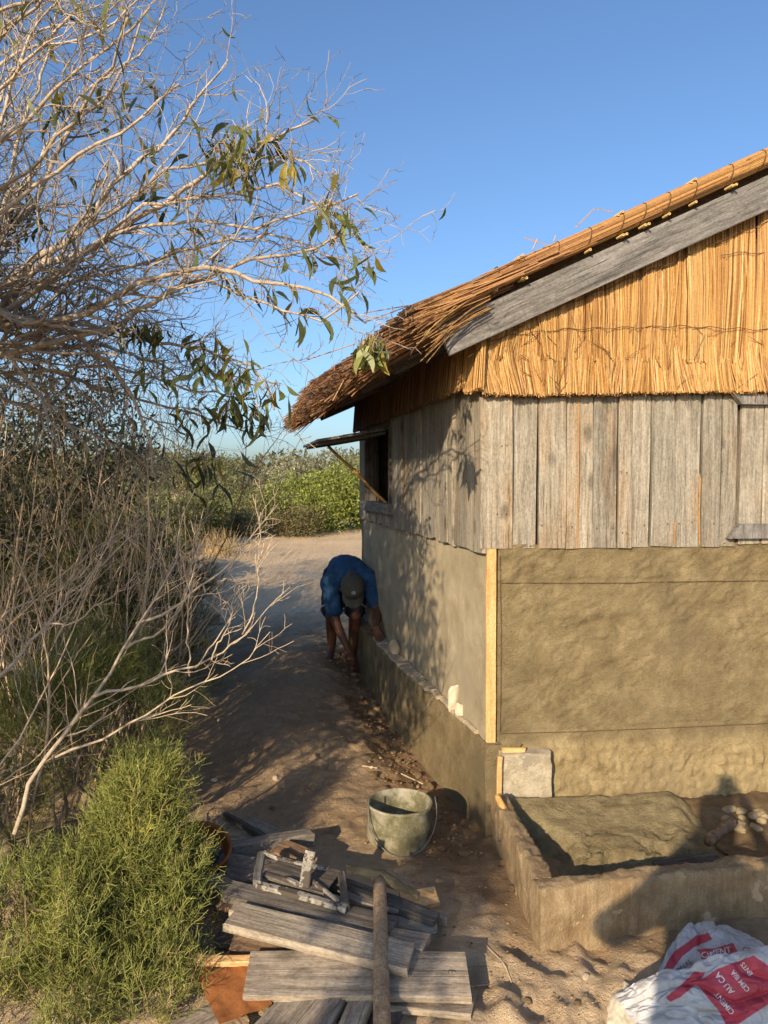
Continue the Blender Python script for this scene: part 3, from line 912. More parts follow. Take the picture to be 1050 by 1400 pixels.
# stitching cords across the gable
def cord_px(pl, out):
    pts = []
    for (xa, ya), (xb, yb) in zip(pl[:-1], pl[1:]):
        nn = max(2, int(abs(xb - xa) / 9))
        for k in range(nn):
            f = k / nn
            pts.append(onplane(xa + (xb - xa) * f, ya + (yb - ya) * f + 1.6 * math.sin((xa + (xb - xa) * f) * 0.16), P0 + NF * out, NF))
    pts.append(onplane(*pl[-1], P0 + NF * out, NF))
    return pts
cord(cord_px([(652, 470), (700, 458), (770, 450), (850, 448), (930, 446), (1000, 449), (1070, 452)], G_OUT + 0.037), 0.0018)
cord(cord_px([(640, 487), (690, 460), (735, 432), (790, 410), (850, 385), (910, 362), (960, 340), (1010, 318), (1060, 300)], G_OUT + 0.041), 0.0018)
cord(cord_px([(985, 348), (1020, 345), (1065, 347)], G_OUT + 0.038), 0.0018)

# barge boards
BL = np.linalg.norm(P0 + RD * RIDGE_S - P0) 
Lb = (RIDGE_S - np.dot(BA - P0, RD)) / np.dot(BDIR, RD)
plank('barge_board', 0.140, 0.026, Lb, M_GREYWOOD, frame(BA + BDIR * Lb / 2, SLOPE_UP, None, BDIR), hut, 61, rag=0.002, warp=0.002)
BD2 = unit(RD * np.dot(BDIR, RD) - UP * BDIR[2] + NF * np.dot(BDIR, NF))
plank('barge_board', 0.140, 0.026, Lb, M_GREYWOOD, frame(BA + BDIR * Lb + BD2 * (Lb / 2 + 0.03), unit(np.cross(BD2, NF)), None, BD2), hut, 62, rag=0.002, warp=0.002)

# roof body: two slopes with thickness, near edge bundles and bristly eaves
def roof_pt(s, t, h=0.0):
    """point of the roof underside at front coordinate s and depth t, h above it"""
    s = np.asarray(s, float)
    base = barge_z(np.minimum(s, 2 * RIDGE_S - s)) + 0.055
    flat = 0.03 * np.maximum(0.0, 0.30 - s)      # the thatch flattens towards the eave
    return P0 + s[..., None] * RD + np.asarray(t, float)[..., None] * LD + (base + flat + h)[..., None] * UP
EAVE_S = -0.57
ROOF_T0, ROOF_T1 = -0.13, SIDE_LEN + 0.35
M_ROOFCORE = mineral('brown_thatch_mass', [(0.3, (0.07, 0.038, 0.018)), (0.5, (0.13, 0.075, 0.035)), (0.7, (0.22, 0.13, 0.06))], 40.0, 200.0, 0.8, 0.01)
def roof():
    m = MB()
    s = np.linspace(EAVE_S + 0.10, 2 * RIDGE_S - EAVE_S - 0.10, 60)
    t = np.linspace(ROOF_T0 + 0.07, ROOF_T1 - 0.05, 40)
    Sg, T = np.meshgrid(s, t, indexing='ij')
    thick = 0.09 + 0.02 * fbm(Sg * 2, T * 2, 0, 300, 3)
    A, B = roof_pt(Sg, T, thick), roof_pt(Sg, T, 0.0)
    m.grid(A)
    m.grid(B, flip=True)
    for a, b in ((A[0], B[0]), (B[-1], A[-1]), (B[:, 0], A[:, 0]), (A[:, -1], B[:, -1])):
        m.grid(np.stack([a, b], 0))
    return m.build('roof', M_ROOFCORE, hut)
roof_o = roof()
def strand_along(m, s0, s1, t, h, rad, col, sag=None, k=3, flare=0.0):
    n = len(s0)
    sm = (s0 + s1) / 2
    rings = []
    for f in (0, 0.33, 0.66, 1.0):
        ss = s0 + (s1 - s0) * f
        p = roof_pt(ss, t + flare * f * f, h)
        if sag is not None:
            p = p + UP * (sag * f * f)[:, None]
        rings.append(p)
    m.strands(rings, [rad, rad, rad * 0.95, rad * 0.8], k, col, True)
# eave bristles: layered reeds cut off along the eave
def eave():
    m = MB()
    # several courses; every course ends a little further up the slope
    for course, (off, h0, h1, n) in enumerate(((0.00, -0.015, 0.045, 5600), (0.075, 0.035, 0.09, 5600), (0.15, 0.085, 0.14, 4600))):
        t = rng.uniform(ROOF_T0 - 0.01, ROOF_T1, n)
        h = rng.uniform(h0, h1, n)
        h = h * (1 + 0.9 * sstep(0.3, 3.4, t))
        e = EAVE_S + off + 0.028 * fbm(t * 3, h * 20, 0, 310 + course, 3) + rng.normal(0, 0.027, n) - 0.04 * sstep(2.4, 3.6, t)
        e = e - 0.02 * (h - h0) / (h1 - h0) * 0.5
        up = e + rng.uniform(0.25, 0.55, n)
        sag = rng.normal(-0.012, 0.012, n)
        drop = rng.random(n) < 0.10
        sag = np.where(drop, sag - rng.uniform(0.02, 0.08, n), sag)
        dk = 0.66 + 0.3 * rng.random(n)
        c = (straw_col(n) * (1 - dk[:, None]) + dk[:, None] * V3(0.25, 0.115, 0.05)) * rng.uniform(0.35, 1.05, (n, 1))
        strand_along(m, up, e, t + rng.normal(0, 0.004, n), h, rng.uniform(0.0028, 0.0048, n), c, sag, 3, rng.normal(0, 0.012, n))
    return m.build('eave_thatch', M_STRAW, roof_o, kind='stuff')
eave()
def rake():
    m = MB()
    # long stalks lying along the slope at the near edge
    n = 2600
    s1 = rng.uniform(EAVE_S + 0.12, RIDGE_S - 0.3, n)
    loose = 1 - sstep(-0.22, 0.02, s1)
    s0 = np.minimum(s1 + np.where(loose > 0.05, rng.uniform(0.2, 0.45, n), rng.uniform(0.5, 1.0, n)), RIDGE_S + 0.03)
    ang = rng.uniform(0, 2 * np.pi, n)
    rr = np.sqrt(rng.random(n))
    R = 0.041
    t = ROOF_T0 + 0.01 + R * rr * np.cos(ang) * 1.25
    h = 0.112 - 0.05 * (1 - sstep(-0.45, 0.15, s1)) + R * 1.05 * rr * np.sin(ang)
    bulge = 0.0
    t = t - loose * rng.random(n) * 0.04
    h = np.maximum(h + loose * rng.normal(-0.005, 0.022, n) + bulge, np.where(s0 > -0.25, 0.072, -0.02))
    dk = np.clip(0.75 * (1 - sstep(-0.2, 0.9, s1)) + rng.normal(0, 0.12, n), 0, 0.9)
    c = straw_col(n) * (1 - dk[:, None]) + dk[:, None] * V3(0.30, 0.15, 0.065)
    strand_along(m, s0, s1, t, h, rng.uniform(0.0025, 0.0045, n), c, loose * rng.normal(-0.015, 0.02, n), 4, -loose * rng.random(n) * 0.03)
    # cover over the roof body
    n = 4200
    s1 = rng.uniform(EAVE_S + 0.1, RIDGE_S - 0.2, n)
    s0 = np.minimum(s1 + rng.uniform(0.4, 0.8, n), RIDGE_S)
    t = ROOF_T0 + 0.02 + (ROOF_T1 - ROOF_T0) * rng.random(n) ** 1.6
    h = 0.12 + rng.normal(0, 0.010, n)
    c = straw_col(n, 0.45)
    strand_along(m, s0, s1, t, h, rng.uniform(0.003, 0.005, n), c, None, 3)
    # underside stalks showing in the eave's shade
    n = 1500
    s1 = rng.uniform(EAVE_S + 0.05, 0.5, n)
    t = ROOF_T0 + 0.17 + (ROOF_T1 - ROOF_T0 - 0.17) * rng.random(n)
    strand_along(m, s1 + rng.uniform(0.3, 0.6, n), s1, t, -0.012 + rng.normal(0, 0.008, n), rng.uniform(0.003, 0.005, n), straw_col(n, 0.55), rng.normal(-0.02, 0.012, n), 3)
    # stray long stalks
    n = 26
    s1 = rng.uniform(EAVE_S + 0.15, 0.45, n)
    s1 = np.minimum(s1, -0.28)
    strand_along(m, s1 + 0.22, s1 - rng.uniform(0.02, 0.12, n), ROOF_T0 - rng.uniform(0.0, 0.08, n), rng.uniform(-0.03, 0.10, n), np.full(n, 0.0028), straw_col(n, 0.4), rng.normal(-0.06, 0.03, n), 3, -0.05)
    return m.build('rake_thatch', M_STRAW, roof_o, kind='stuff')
rake()
# tied reed pairs along the near edge: cord loop and sawn reed ends
M_REED = attr_mat('sawn_reed', 0.5, 0.3, 0.1)
reed_me = None
def reed():
    m = MB()
    k = 10
    th = np.arange(k) / k * 2 * np.pi
    ro, ri, L = 0.0058, 0.0030, 0.05
    ring = lambda r, z: np.column_stack([r * np.cos(th), r * np.sin(th), np.full(k, z)])
    v = np.concatenate([ring(ro, -L), ring(ro, 0), ring(ri, 0), ring(ri, -0.015)])
    q = []
    for a in range(3):
        for j in range(k):
            q.append([a * k + j, a * k + (j + 1) % k, (a + 1) * k + (j + 1) % k, (a + 1) * k + j])
    m.add(v, q, c=V3(0.62, 0.44, 0.17))
    m.add(ring(ri, -0.014), t=[[0, j, j + 1] for j in range(1, k - 1)], c=V3(0.09, 0.05, 0.02))
    return m.mesh('purlin_reed', M_REED)
reed_me = reed()
sx = [front_s_ for front_s_ in np.arange(0.0, RIDGE_S - 0.05, 0.128)]
ri = np.random.default_rng(5)
def rake_c(s, dh=0.0, dt=0.0):
    return roof_pt(np.array([s]), np.array([ROOF_T0 + 0.01 + dt]), np.array([0.112 + dh]))[0]
for i, s in enumerate(sx):
    s = s + ri.normal(0, 0.026)
    loop = []
    for a in np.linspace(0, 2 * np.pi, 15):
        loop.append(rake_c(s + 0.012 * math.sin(a), 0.046 * math.sin(a), 0.056 * math.cos(a)))
    cord(loop, 0.0026, 'tie_cord', roof_o)
    for j in range((1, 2, 0, 1, 2, 2, 1)[i % 7]):
        o = link('purlin_reed', reed_me, roof_o)
        o.matrix_basis = frame(rake_c(s + 0.015 * j - 0.006, -0.058 - 0.004 * j, -0.062 - 0.006 * j), RD, None, -LD)
    if i % 3 == 1:
        for j in range(2):
            o = link('purlin_reed', reed_me, roof_o)
            o.matrix_basis = frame(rake_c(s + 0.02 * j - 0.02, 0.041 + 0.004 * j, -0.046), RD, None, -LD)
# stray bent straws standing off the roof
st = MB()
for pl in ([(786, 312), (812, 286), (838, 289)], [(716, 325), (752, 336)], [(728, 342), (735, 326)], [(757, 330), (760, 322)], [(500, 440), (560, 418), (640, 395)], [(640, 397), (672, 384)], [(498, 428), (575, 415)], [(486, 470), (420, 492)], [(470, 520), (455, 548)]):
    st.tube(np.array([onplane(x, y, P0 + NF * 0.16, NF) for x, y in pl]), 0.0024, 4, V3(0.45, 0.28, 0.13))
st.build('loose_straw', M_STRAW, roof_o, kind='stuff')

# thatch skirt along the top of the side wall, in the eave's shade
def skirt():
    m = MB()
    n = 3400
    t = np.concatenate([rng.uniform(-0.09, SIDE_LEN, n - 300), rng.uniform(-0.09, 0.1, 300)])
    zb = 2.035 + 0.012 * fbm(t * 4, t * 0, 0, 330, 3) + rng.normal(0, 0.006, n) - 0.03 * (t < 0.1)
    o = 0.045 + rng.uniform(0, 0.03, n)
    p1 = P0 + LD * t[:, None] + NL * (o * 0.8)[:, None] + UP * 2.36
    p2 = P0 + LD * (t + rng.normal(0, 0.012, n))[:, None] + NL * (o + 0.01)[:, None] + UP * zb[:, None]
    r0 = rng.uniform(0.0025, 0.0045, n)
    age_shade = sstep(0.15, 0.6, t)[:, None]  # eave shade painted into the aged straw, sunlit gold kept near the corner
    m.strands([p1, p2], [r0, r0], 3, straw_col(n) * (1 - age_shade) + age_shade * straw_col(n, 0.85) * 0.6, True)
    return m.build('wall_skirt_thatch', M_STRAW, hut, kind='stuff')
skirt()
# rafters carrying the eave
for k, tt in enumerate((0.35, 1.25, 2.15, 3.0, 3.28)):
    a, b = roof_pt(np.array([EAVE_S + 0.20]), np.array([tt]), np.array([-0.05]))[0], roof_pt(np.array([0.9]), np.array([tt]), np.array([-0.05]))[0]
    plank('rafter', 0.05, 0.085, np.linalg.norm(b - a), M_DARKWOOD, frame((a + b) / 2, LD, None, b - a), roof_o, 640 + k)

# mason's guide strings over the fresh plaster; the upright cord draws a shaded gap
def guide(pl, out):
    pts = []
    for (xa, ya), (xb, yb) in zip(pl[:-1], pl[1:]):
        for f in np.linspace(0, 1, 8, endpoint=False):
            pts.append(onplane(xa + (xb - xa) * f, ya + (yb - ya) * f, P0 + NF * out, NF))
    pts.append(onplane(*pl[-1], P0 + NF * out, NF))
    return cord(pts, 0.0014, 'guide_and_gap_cord')
guide([(684, 797), (868, 797), (875, 796), (1120, 793)], 0.013)
guide([(684, 1003), (800, 1000), (940, 994), (1120, 986)], 0.016)
guide([(683.5, 760), (685, 860), (684, 1000)], 0.014)  # dark cord drawn in for the shadow gap beside the corner board
# ------------------------------------------------------------------ plants
M_BARK = attr_mat('pale_bark', 0.85, 0.15, 0.35, 45.0, bumpy=0.5)
M_TWIG = attr_mat('dry_twigs', 0.85, 0.15, 0.25, 60.0)
M_LEAF = attr_mat('leathery_leaf', 0.45, 0.4, 0.2, 40.0, trans=0.25)
M_SPRIG = attr_mat('thready_green_sprigs', 0.6, 0.3, 0.2, 40.0, trans=0.2)
M_BUSH = attr_mat('bush_leaves', 0.6, 0.3, 0.25, 6.0, trans=0.25)

def rot_dirs(d, ang, r):
    """directions at angle ang from d, spun at random"""
    d = unit(d)
    n = len(d)
    q = unit(np.cross(d, r.normal(size=(n, 3))))
    return unit(d * np.cos(ang)[:, None] + q * np.sin(ang)[:, None])
def walk(p, d, L, n, curl, lift, r):
    """n-point wandering polylines from many starts at once -> (count, n, 3)"""
    N = len(p)
    out = np.zeros((N, n, 3))
    out[:, 0] = p
    d = unit(d)
    st = (L / (n - 1))[:, None]
    for i in range(1, n):
        d = unit(d + curl * r.normal(size=(N, 3)) + V3(0, 0, lift))
        out[:, i] = out[:, i - 1] + d * st
    return out
def sprout(par, prad, per, lo, ang, Lr, n, curl, lift, r, rr=0.6, Labs=None, rmin=0.0008):
    """children along parent polylines (N,n0,3) with radii (N,n0)"""
    N, n0 = par.shape[:2]
    idx = np.repeat(np.arange(N), per)
    f = lo + (1 - lo) * r.random(len(idx))
    k = np.minimum((f * (n0 - 1)).astype(int), n0 - 2)
    a = (f * (n0 - 1) - k)[:, None]
    p = par[idx, k] * (1 - a) + par[idx, k + 1] * a
    d = par[idx, k + 1] - par[idx, k]
    pr = prad[idx, k] * (1 - a[:, 0]) + prad[idx, k + 1] * a[:, 0]
    plen = np.sum(np.linalg.norm(np.diff(par, axis=1), axis=2), axis=1)[idx]
    L = (plen * Lr if Labs is None else np.full(len(idx), Labs)) * r.uniform(0.5, 1.25, len(idx)) * (1.15 - 0.5 * f)
    nd_ = rot_dirs(d, r.normal(ang, ang * 0.35, len(idx)), r)
    pts = walk(p, nd_, L, n, curl, lift, r)
    r0 = np.maximum(pr * rr, rmin)
    rad = r0[:, None] * np.linspace(1, 0.35, n)[None, :]
    return pts, np.maximum(rad, rmin * 0.7)
def add_lines(m, pts, rad, k, col, var=0.25, r=rng):
    n = len(pts)
    c = np.asarray(col) * (1 + var * r.normal(size=(n, 1)) * 0.7)
    m.strands([pts[:, i] for i in range(pts.shape[1])], [rad[:, i] for i in range(pts.shape[1])], k, np.clip(c, 0.01, 1))
def resample(p, n):
    p = np.asarray(p, float)
    t = np.concatenate([[0], np.cumsum(np.linalg.norm(np.diff(p, axis=0), axis=1))])
    t /= t[-1]
    u = np.linspace(0, 1, n)
    return np.column_stack([np.interp(u, t, p[:, i]) for i in range(3)])
def jag(p, amp, r):
    q = p.copy()
    q[1:-1] += r.normal(0, amp, q[1:-1].shape)
    return q

# ---- the pale, nearly bare tree reaching over from the left
def pale_tree():
    r = np.random.default_rng(11)
    base = V3(-2.25, 3.3, gz(-2.25, 3.3))
    root = thing('bare_tree', 'pale, nearly leafless tree with long drooping leaves reaching over the path', 'tree', base)
    def L(pl, y0, y1):
        n = len(pl)
        return [at(x, y, y0 + (y1 - y0) * i / (n - 1)) for i, (x, y) in enumerate(pl)]
    fork = at(-120, 520, 3.3)
    limbs = [
        (L([(-60, 420), (15, 390), (65, 360), (130, 340), (170, 310), (220, 280), (280, 240), (350, 200), (430, 165)], 3.3, 2.9), .022),
        (L([(-60, 425), (30, 370), (105, 320), (150, 260), (175, 230), (240, 180), (270, 135), (312, 82)], 3.3, 3.2), .020),
        (L([(-80, 380), (0, 322), (45, 280), (70, 225), (90, 180), (140, 135), (185, 65), (195, 15)], 3.3, 3.5), .018),
        (L([(-70, 400), (5, 425), (50, 445), (110, 430), (150, 410), (190, 385), (270, 365), (370, 385), (440, 400), (500, 442)], 3.2, 2.6), .020),
        (L([(-70, 440), (40, 445), (100, 455), (150, 500), (180, 540), (205, 600), (215, 660)], 3.2, 3.3), .020),
        (L([(60, 470), (110, 455), (170, 440), (240, 395), (330, 360), (420, 342), (485, 318)], 3.1, 2.7), .016),
        (L([(-40, 330), (5, 300), (20, 200), (60, 100), (85, -10)], 3.2, 3.3), .014),
        (L([(-60, 300), (-10, 200), (20, 120), (40, 50), (110, -40)], 3.1, 2.9), .014),
        (L([(-80, 350), (0, 330), (40, 240), (110, 130), (190, 75), (225, 10)], 3.5, 3.8), .013),
        (L([(60, 360), (150, 290), (230, 230), (330, 215), (400, 215), (440, 240)], 3.2, 2.9), .011),
        (L([(150, 320), (260, 300), (340, 310), (420, 290), (490, 265)], 3.1, 2.7), .011),
        (L([(100, 440), (200, 465), (290, 480), (350, 510), (375, 560)], 3.2, 3.0), .012),
        (L([(-70, 430), (0, 470), (70, 480), (130, 470), (200, 490), (260, 520)], 3.4, 3.6), .014),
        (L([(-60, 250), (-10, 150), (50, 40), (130, 30), (190, -20)], 3.4, 3.6), .012),
        (L([(200, 280), (290, 270), (380, 250), (450, 290), (480, 360)], 3.0, 2.75), .009),
        (L([(30, 400), (120, 380), (220, 350), (300, 330), (380, 320), (470, 355)], 3.4, 3.1), .011),
        (L([(-60, 150), (20, 70), (80, 60), (150, 40), (200, -10)], 3.0, 3.0), .011),
        (L([(250, 370), (330, 400), (400, 430), (450, 440), (490, 400)], 2.9, 2.6), .007),
    ]
    limbs += [
        (L([(-60, 260), (20, 180), (90, 110), (150, 60), (205, 10)], 2.5, 2.2), .011),
        (L([(-80, 200), (0, 120), (60, 60), (120, -10)], 2.5, 2.2), .010),
        (L([(-60, 330), (30, 270), (110, 210), (180, 170), (245, 115)], 2.5, 2.3), .011),
        (L([(-80, 120), (-10, 60), (50, 10), (90, -40)], 2.4, 2.1), .010),
        (L([(-60, 300), (40, 230), (120, 150), (150, 90), (175, 25)], 2.6, 2.1), .010),
        (L([(-80, 60), (0, 20), (60, -20), (120, -60)], 2.4, 2.1), .010),
        (L([(-60, 470), (60, 500), (160, 540), (260, 560), (335, 590)], 3.4, 3.6), .011),
        (L([(-60, 520), (40, 560), (140, 600), (230, 650)], 3.4, 3.8), .010),
        (L([(-60, 480), (20, 520), (80, 560), (120, 620)], 3.3, 3.4), .010),
        (L([(150, 500), (220, 520), (290, 540), (350, 545)], 3.3, 3.2), .008),
    ]
    tr = MB()
    trunk = resample([base, base + V3(0.1, 0.0, 0.6), fork * 0.5 + base * 0.5 + V3(-.1, 0, 0.3), fork], 12)
    tr.tube(jag(trunk, 0.01, r), np.linspace(0.085, 0.05, 12), 9, V3(0.36, 0.29, 0.21))
    P, R = [], []
    nn = 26
    for pts, r0 in limbs:
        p = np.array([fork] + list(pts))
        n1 = nn
        q = jag(resample(p, n1), 0.006, r)
        rad = np.linspace(r0 * 1.15, 0.0035, n1)
        tr.tube(q, rad, 7, V3(0.43, 0.355, 0.27) * r.uniform(0.75, 1.1))
        P.append(q)
        R.append(rad)
    # limbs off the frame that carry the rest of the crown
    for _ in range(9):
        d = unit(r.normal(size=3) + V3(-0.7, -0.5, 0.9))
        q = walk(fork[None], d[None], np.array([r.uniform(1.2, 1.9)]), nn, 0.10, 0.02, r)[0]
        rad = np.linspace(0.024, 0.004, nn)
        tr.tube(q, rad, 6, V3(0.44, 0.36, 0.26))
        P.append(q)
        R.append(rad)
    trunk_o = tr.build('trunk', M_BARK, root, smooth=True)
    P, R = np.array(P), np.array(R)
    cr = MB()
    c1 = V3(0.39, 0.33, 0.255)
    p1, r1 = sprout(P, R, 20, 0.18, 0.62, 0.23, 9, 0.24, 0.03, r, 0.55, rmin=0.002)
    add_lines(cr, p1, r1, 5, c1 * 0.92)
    p2, r2 = sprout(p1, r1, 5, 0.15, 0.7, 0.48, 6, 0.28, 0.02, r, 0.6, rmin=0.0014)
    add_lines(cr, p2, r2, 4, c1 * 0.70, 0.4)
    p3, r3 = sprout(p2, r2, 1, 0.25, 0.75, 0.5, 5, 0.28, 0.01, r, 0.65, rmin=0.0011)
    add_lines(cr, p3, r3, 3, c1 * 0.52, 0.4)
    p4, r4 = sprout(P, R, 16, 0.3, 0.85, 0.08, 5, 0.28, 0.0, r, 0.4, rmin=0.0013)
    add_lines(cr, p4, r4, 3, c1 * 0.55, 0.4)
    cr.build('crown', M_TWIG, root, kind='stuff')
    # hanging leaves in clusters
    lv = MB()
    lt = MB()
    cl = [(300, 205, 34, 45, 0, 2.95), (335, 190, 34, 38, 1, 2.92), (370, 205, 24, 36, 0, 2.9), (318, 228, 14, 18, 2, 2.9), (75, 130, 10, 16, 2, 3.2), (80, 150, 8, 14, 0, 3.2), (20, 265, 26, 26, 0, 3.4), (25, 300, 16, 22, 0, 3.4), (150, 140, 16, 36, 0, 3.5), (185, 120, 10, 30, 0, 3.5), (405, 222, 8, 14, 2, 2.8), (455, 290, 12, 24, 1, 2.7), (445, 255, 5, 18, 1, 2.7), (470, 300, 8, 22, 1, 2.7), (420, 350, 8, 22, 0, 2.75), (490, 360, 9, 16, 0, 2.65), (470, 385, 7, 14, 0, 2.65), (505, 475, 60, 16, 1, 2.6), (195, 445, 20, 18, 3, 3.0), (215, 455, 8, 16, 0, 3.0), (300, 495, 28, 34, 1, 3.0), (330, 525, 24, 30, 1, 3.0), (270, 480, 14, 28, 0, 3.1), (345, 570, 20, 20, 3, 3.0), (375, 530, 8, 22, 1, 2.9), (310, 560, 22, 26, 3, 3.1), (215, 520, 10, 26, 1, 3.1), (280, 640, 26, 40, 3, 3.4), (250, 580, 26, 45, 3, 3.5), (360, 400, 10, 40, 0, 2.9), (280, 330, 10, 50, 0, 3.0), (120, 250, 8, 50, 0, 3.4), (30, 30, 14, 40, 1, 3.3), (110, 20, 10, 40, 2, 3.3), (170, 15, 6, 20, 0, 3.3), (50, 560, 30, 60, 3, 4.0), (150, 600, 40, 60, 3, 4.0), (430, 430, 8, 30, 0, 2.7), (240, 260, 8, 40, 0, 3.1), (185, 200, 8, 40, 0, 3.3)]
    tones = [V3(0.085, 0.10, 0.035), V3(0.155, 0.175, 0.045), V3(0.30, 0.24, 0.045), V3(0.05, 0.062, 0.024)]
    for x, y, n, sp, tone, Yd in cl:
        big = (x == 505)
        xs, ys = x + r.normal(0, sp * 0.55, n), y + r.normal(0, sp * 0.5, n)
        Yv = Yd + r.normal(0, 0.06, n)
        b = np.array([at(a, c, e) for a, c, e in zip(xs, ys, Yv)])
        d = unit(V3(0, 0, -1) + r.normal(0, 0.55, (n, 3)) * V3(1, 1, 0.7))
        side = r.normal(size=(n, 3))
        tn = tones[tone] * (1 + 0.3 * r.normal(size=(n, 1)))
        sw = r.random(n) < 0.15
        tn[sw] = tones[2] * 0.8
        lv.leaves(b, d, side, r.uniform(0.06, 0.13, n) * (0.7 if big else 1), r.uniform(0.014, 0.026, n) * (1.3 if big else 1), r.uniform(-0.5, 0.5, n), 4, np.clip(tn, 0.01, 1))
        hub = b.mean(0) + V3(0, 0, 0.03)
        nodes = np.concatenate([P[:, 4:].reshape(-1, 3), p1[:, 2:].reshape(-1, 3)])
        near = nodes[np.argmin(np.sum((nodes - hub) ** 2, 1))]
        lt.tube(jag(resample([near, near * 0.5 + hub * 0.5 + r.normal(0, 0.012, 3), hub], 6), 0.004, r), np.linspace(0.0028, 0.0018, 6), 4, V3(0.40, 0.33, 0.23))
        hb = np.repeat(hub[None], n, 0)
        lt.strands([hb, (hb + b) / 2 + r.normal(0, 0.012, (n, 3)) + V3(0, 0, 0.008), b], [0.0016, 0.0013, 0.0010], 3, V3(0.36, 0.29, 0.19))
        # stalks
        lv.strands([b, b - d * 0.02 + V3(0, 0, 0.015)], [0.001, 0.0012], 3, V3(0.2, 0.17, 0.08))
    # sparse leaves through the crown, outside the frame too
    n = 260
    k = r.integers(0, len(p2), n)
    b = p2[k, 3]
    lv.leaves(b, unit(V3(0, 0, -1) + r.normal(0, 0.6, (n, 3))), r.normal(size=(n, 3)), r.uniform(0.05, 0.11, n), r.uniform(0.008, 0.016, n), r.uniform(-0.5, 0.5, n), 4, np.clip(tones[0] * (1 + 0.35 * r.normal(size=(n, 1))), 0.01, 1))
    lt.build('leaf_twigs', M_TWIG, root, kind='stuff')
    lv.build('leaves', M_LEAF, root, smooth=True, kind='stuff')
    return root
pale_tree()

# ---- dead pale branch thrown up in front of the thicket
def dead_branch():
    r = np.random.default_rng(23)
    def L(pl, y0, y1):
        n = len(pl)
        return np.array([at(x, y, y0 + (y1 - y0) * i / (n - 1)) for i, (x, y) in enumerate(pl)])
    z3 = lambda X, Yp: (X / 2.625, 700 + Yp / 2.625)
    lines = [
        ([(20, 1140), z3(120, 940), z3(270, 740), z3(380, 610), z3(450, 480), z3(540, 360), z3(620, 200), z3(640, 60), z3(700, -80)], 2.45, 2.7, .0088),
        ([z3(330, 665), z3(500, 620), z3(620, 570), z3(730, 550), z3(870, 440), z3(960, 350), z3(1040, 270)], 2.52, 2.45, .0062),
        ([z3(200, 880), z3(390, 800), z3(560, 700), z3(690, 620), z3(750, 620), z3(870, 540), z3(970, 430)], 2.48, 2.35, .005),
        ([z3(490, 400), z3(560, 380), z3(660, 320), z3(750, 240), z3(830, 180), z3(930, 50), z3(1000, -30)], 2.62, 2.6, .0058),
        ([z3(-40, 640), z3(110, 470), z3(180, 390), z3(300, 250), z3(400, 160), z3(520, 40)], 2.6, 2.9, .007),
        ([z3(-60, 420), z3(60, 340), z3(180, 300), z3(290, 230), z3(420, 90)], 2.7, 2.9, .005),
        ([z3(160, 400), z3(260, 398), z3(340, 340), z3(420, 290), z3(480, 240)], 2.6, 2.6, .004),
        ([z3(450, 490), z3(560, 440), z3(660, 330), z3(680, 210), z3(740, 90)], 2.6, 2.8, .005),
        ([z3(700, 560), z3(760, 480), z3(830, 380), z3(850, 250), z3(800, 240)], 2.46, 2.5, .0032),
        ([z3(760, 530), z3(800, 440), z3(870, 330), z3(900, 260)], 2.46, 2.5, .003),
        ([z3(870, 440), z3(900, 400), z3(920, 300), z3(930, 130), z3(935, 0)], 2.46, 2.4, .003),
        ([z3(680, 590), z3(670, 430), z3(680, 260), z3(720, 100)], 2.5, 2.5, .003),
    ]
    base = V3(at(20, 1140, 2.45)[0], 2.45, 0)
    base[2] = gz(base[0], base[1])
    root = thing('dead_branch', 'bleached dead branch arching out of the thicket over the sandy path', 'branch', base)
    m = MB()
    P, R = [], []
    for pl, y0, y1, r0 in lines:
        p = L(pl, y0, y1)
        if r0 > 0.012:
            p = np.vstack([base - V3(0.02, 0, 0.03), p])
        q = jag(resample(p, 16), 0.004, r)
        rad = np.linspace(r0, max(0.0012, r0 * 0.16), 16)
        m.tube(q, rad, 7, V3(0.40, 0.33, 0.24))
        P.append(q)
        R.append(rad)
    m.build('stem', M_BARK, root, smooth=True)
    P, R = np.array(P), np.array(R)
    t = MB()
    p1, r1 = sprout(P, R, 9, 0.25, 0.6, 0.26, 7, 0.16, 0.05, r, 0.5, rmin=0.0012)
    add_lines(t, p1, r1, 4, V3(0.52, 0.41, 0.29))
    p2, r2 = sprout(p1, r1, 3, 0.2, 0.7, 0.45, 5, 0.2, 0.03, r, 0.6, rmin=0.0009)
    add_lines(t, p2, r2, 3, V3(0.46, 0.35, 0.24))
    t.build('twigs', M_TWIG, root, kind='stuff')
dead_branch()

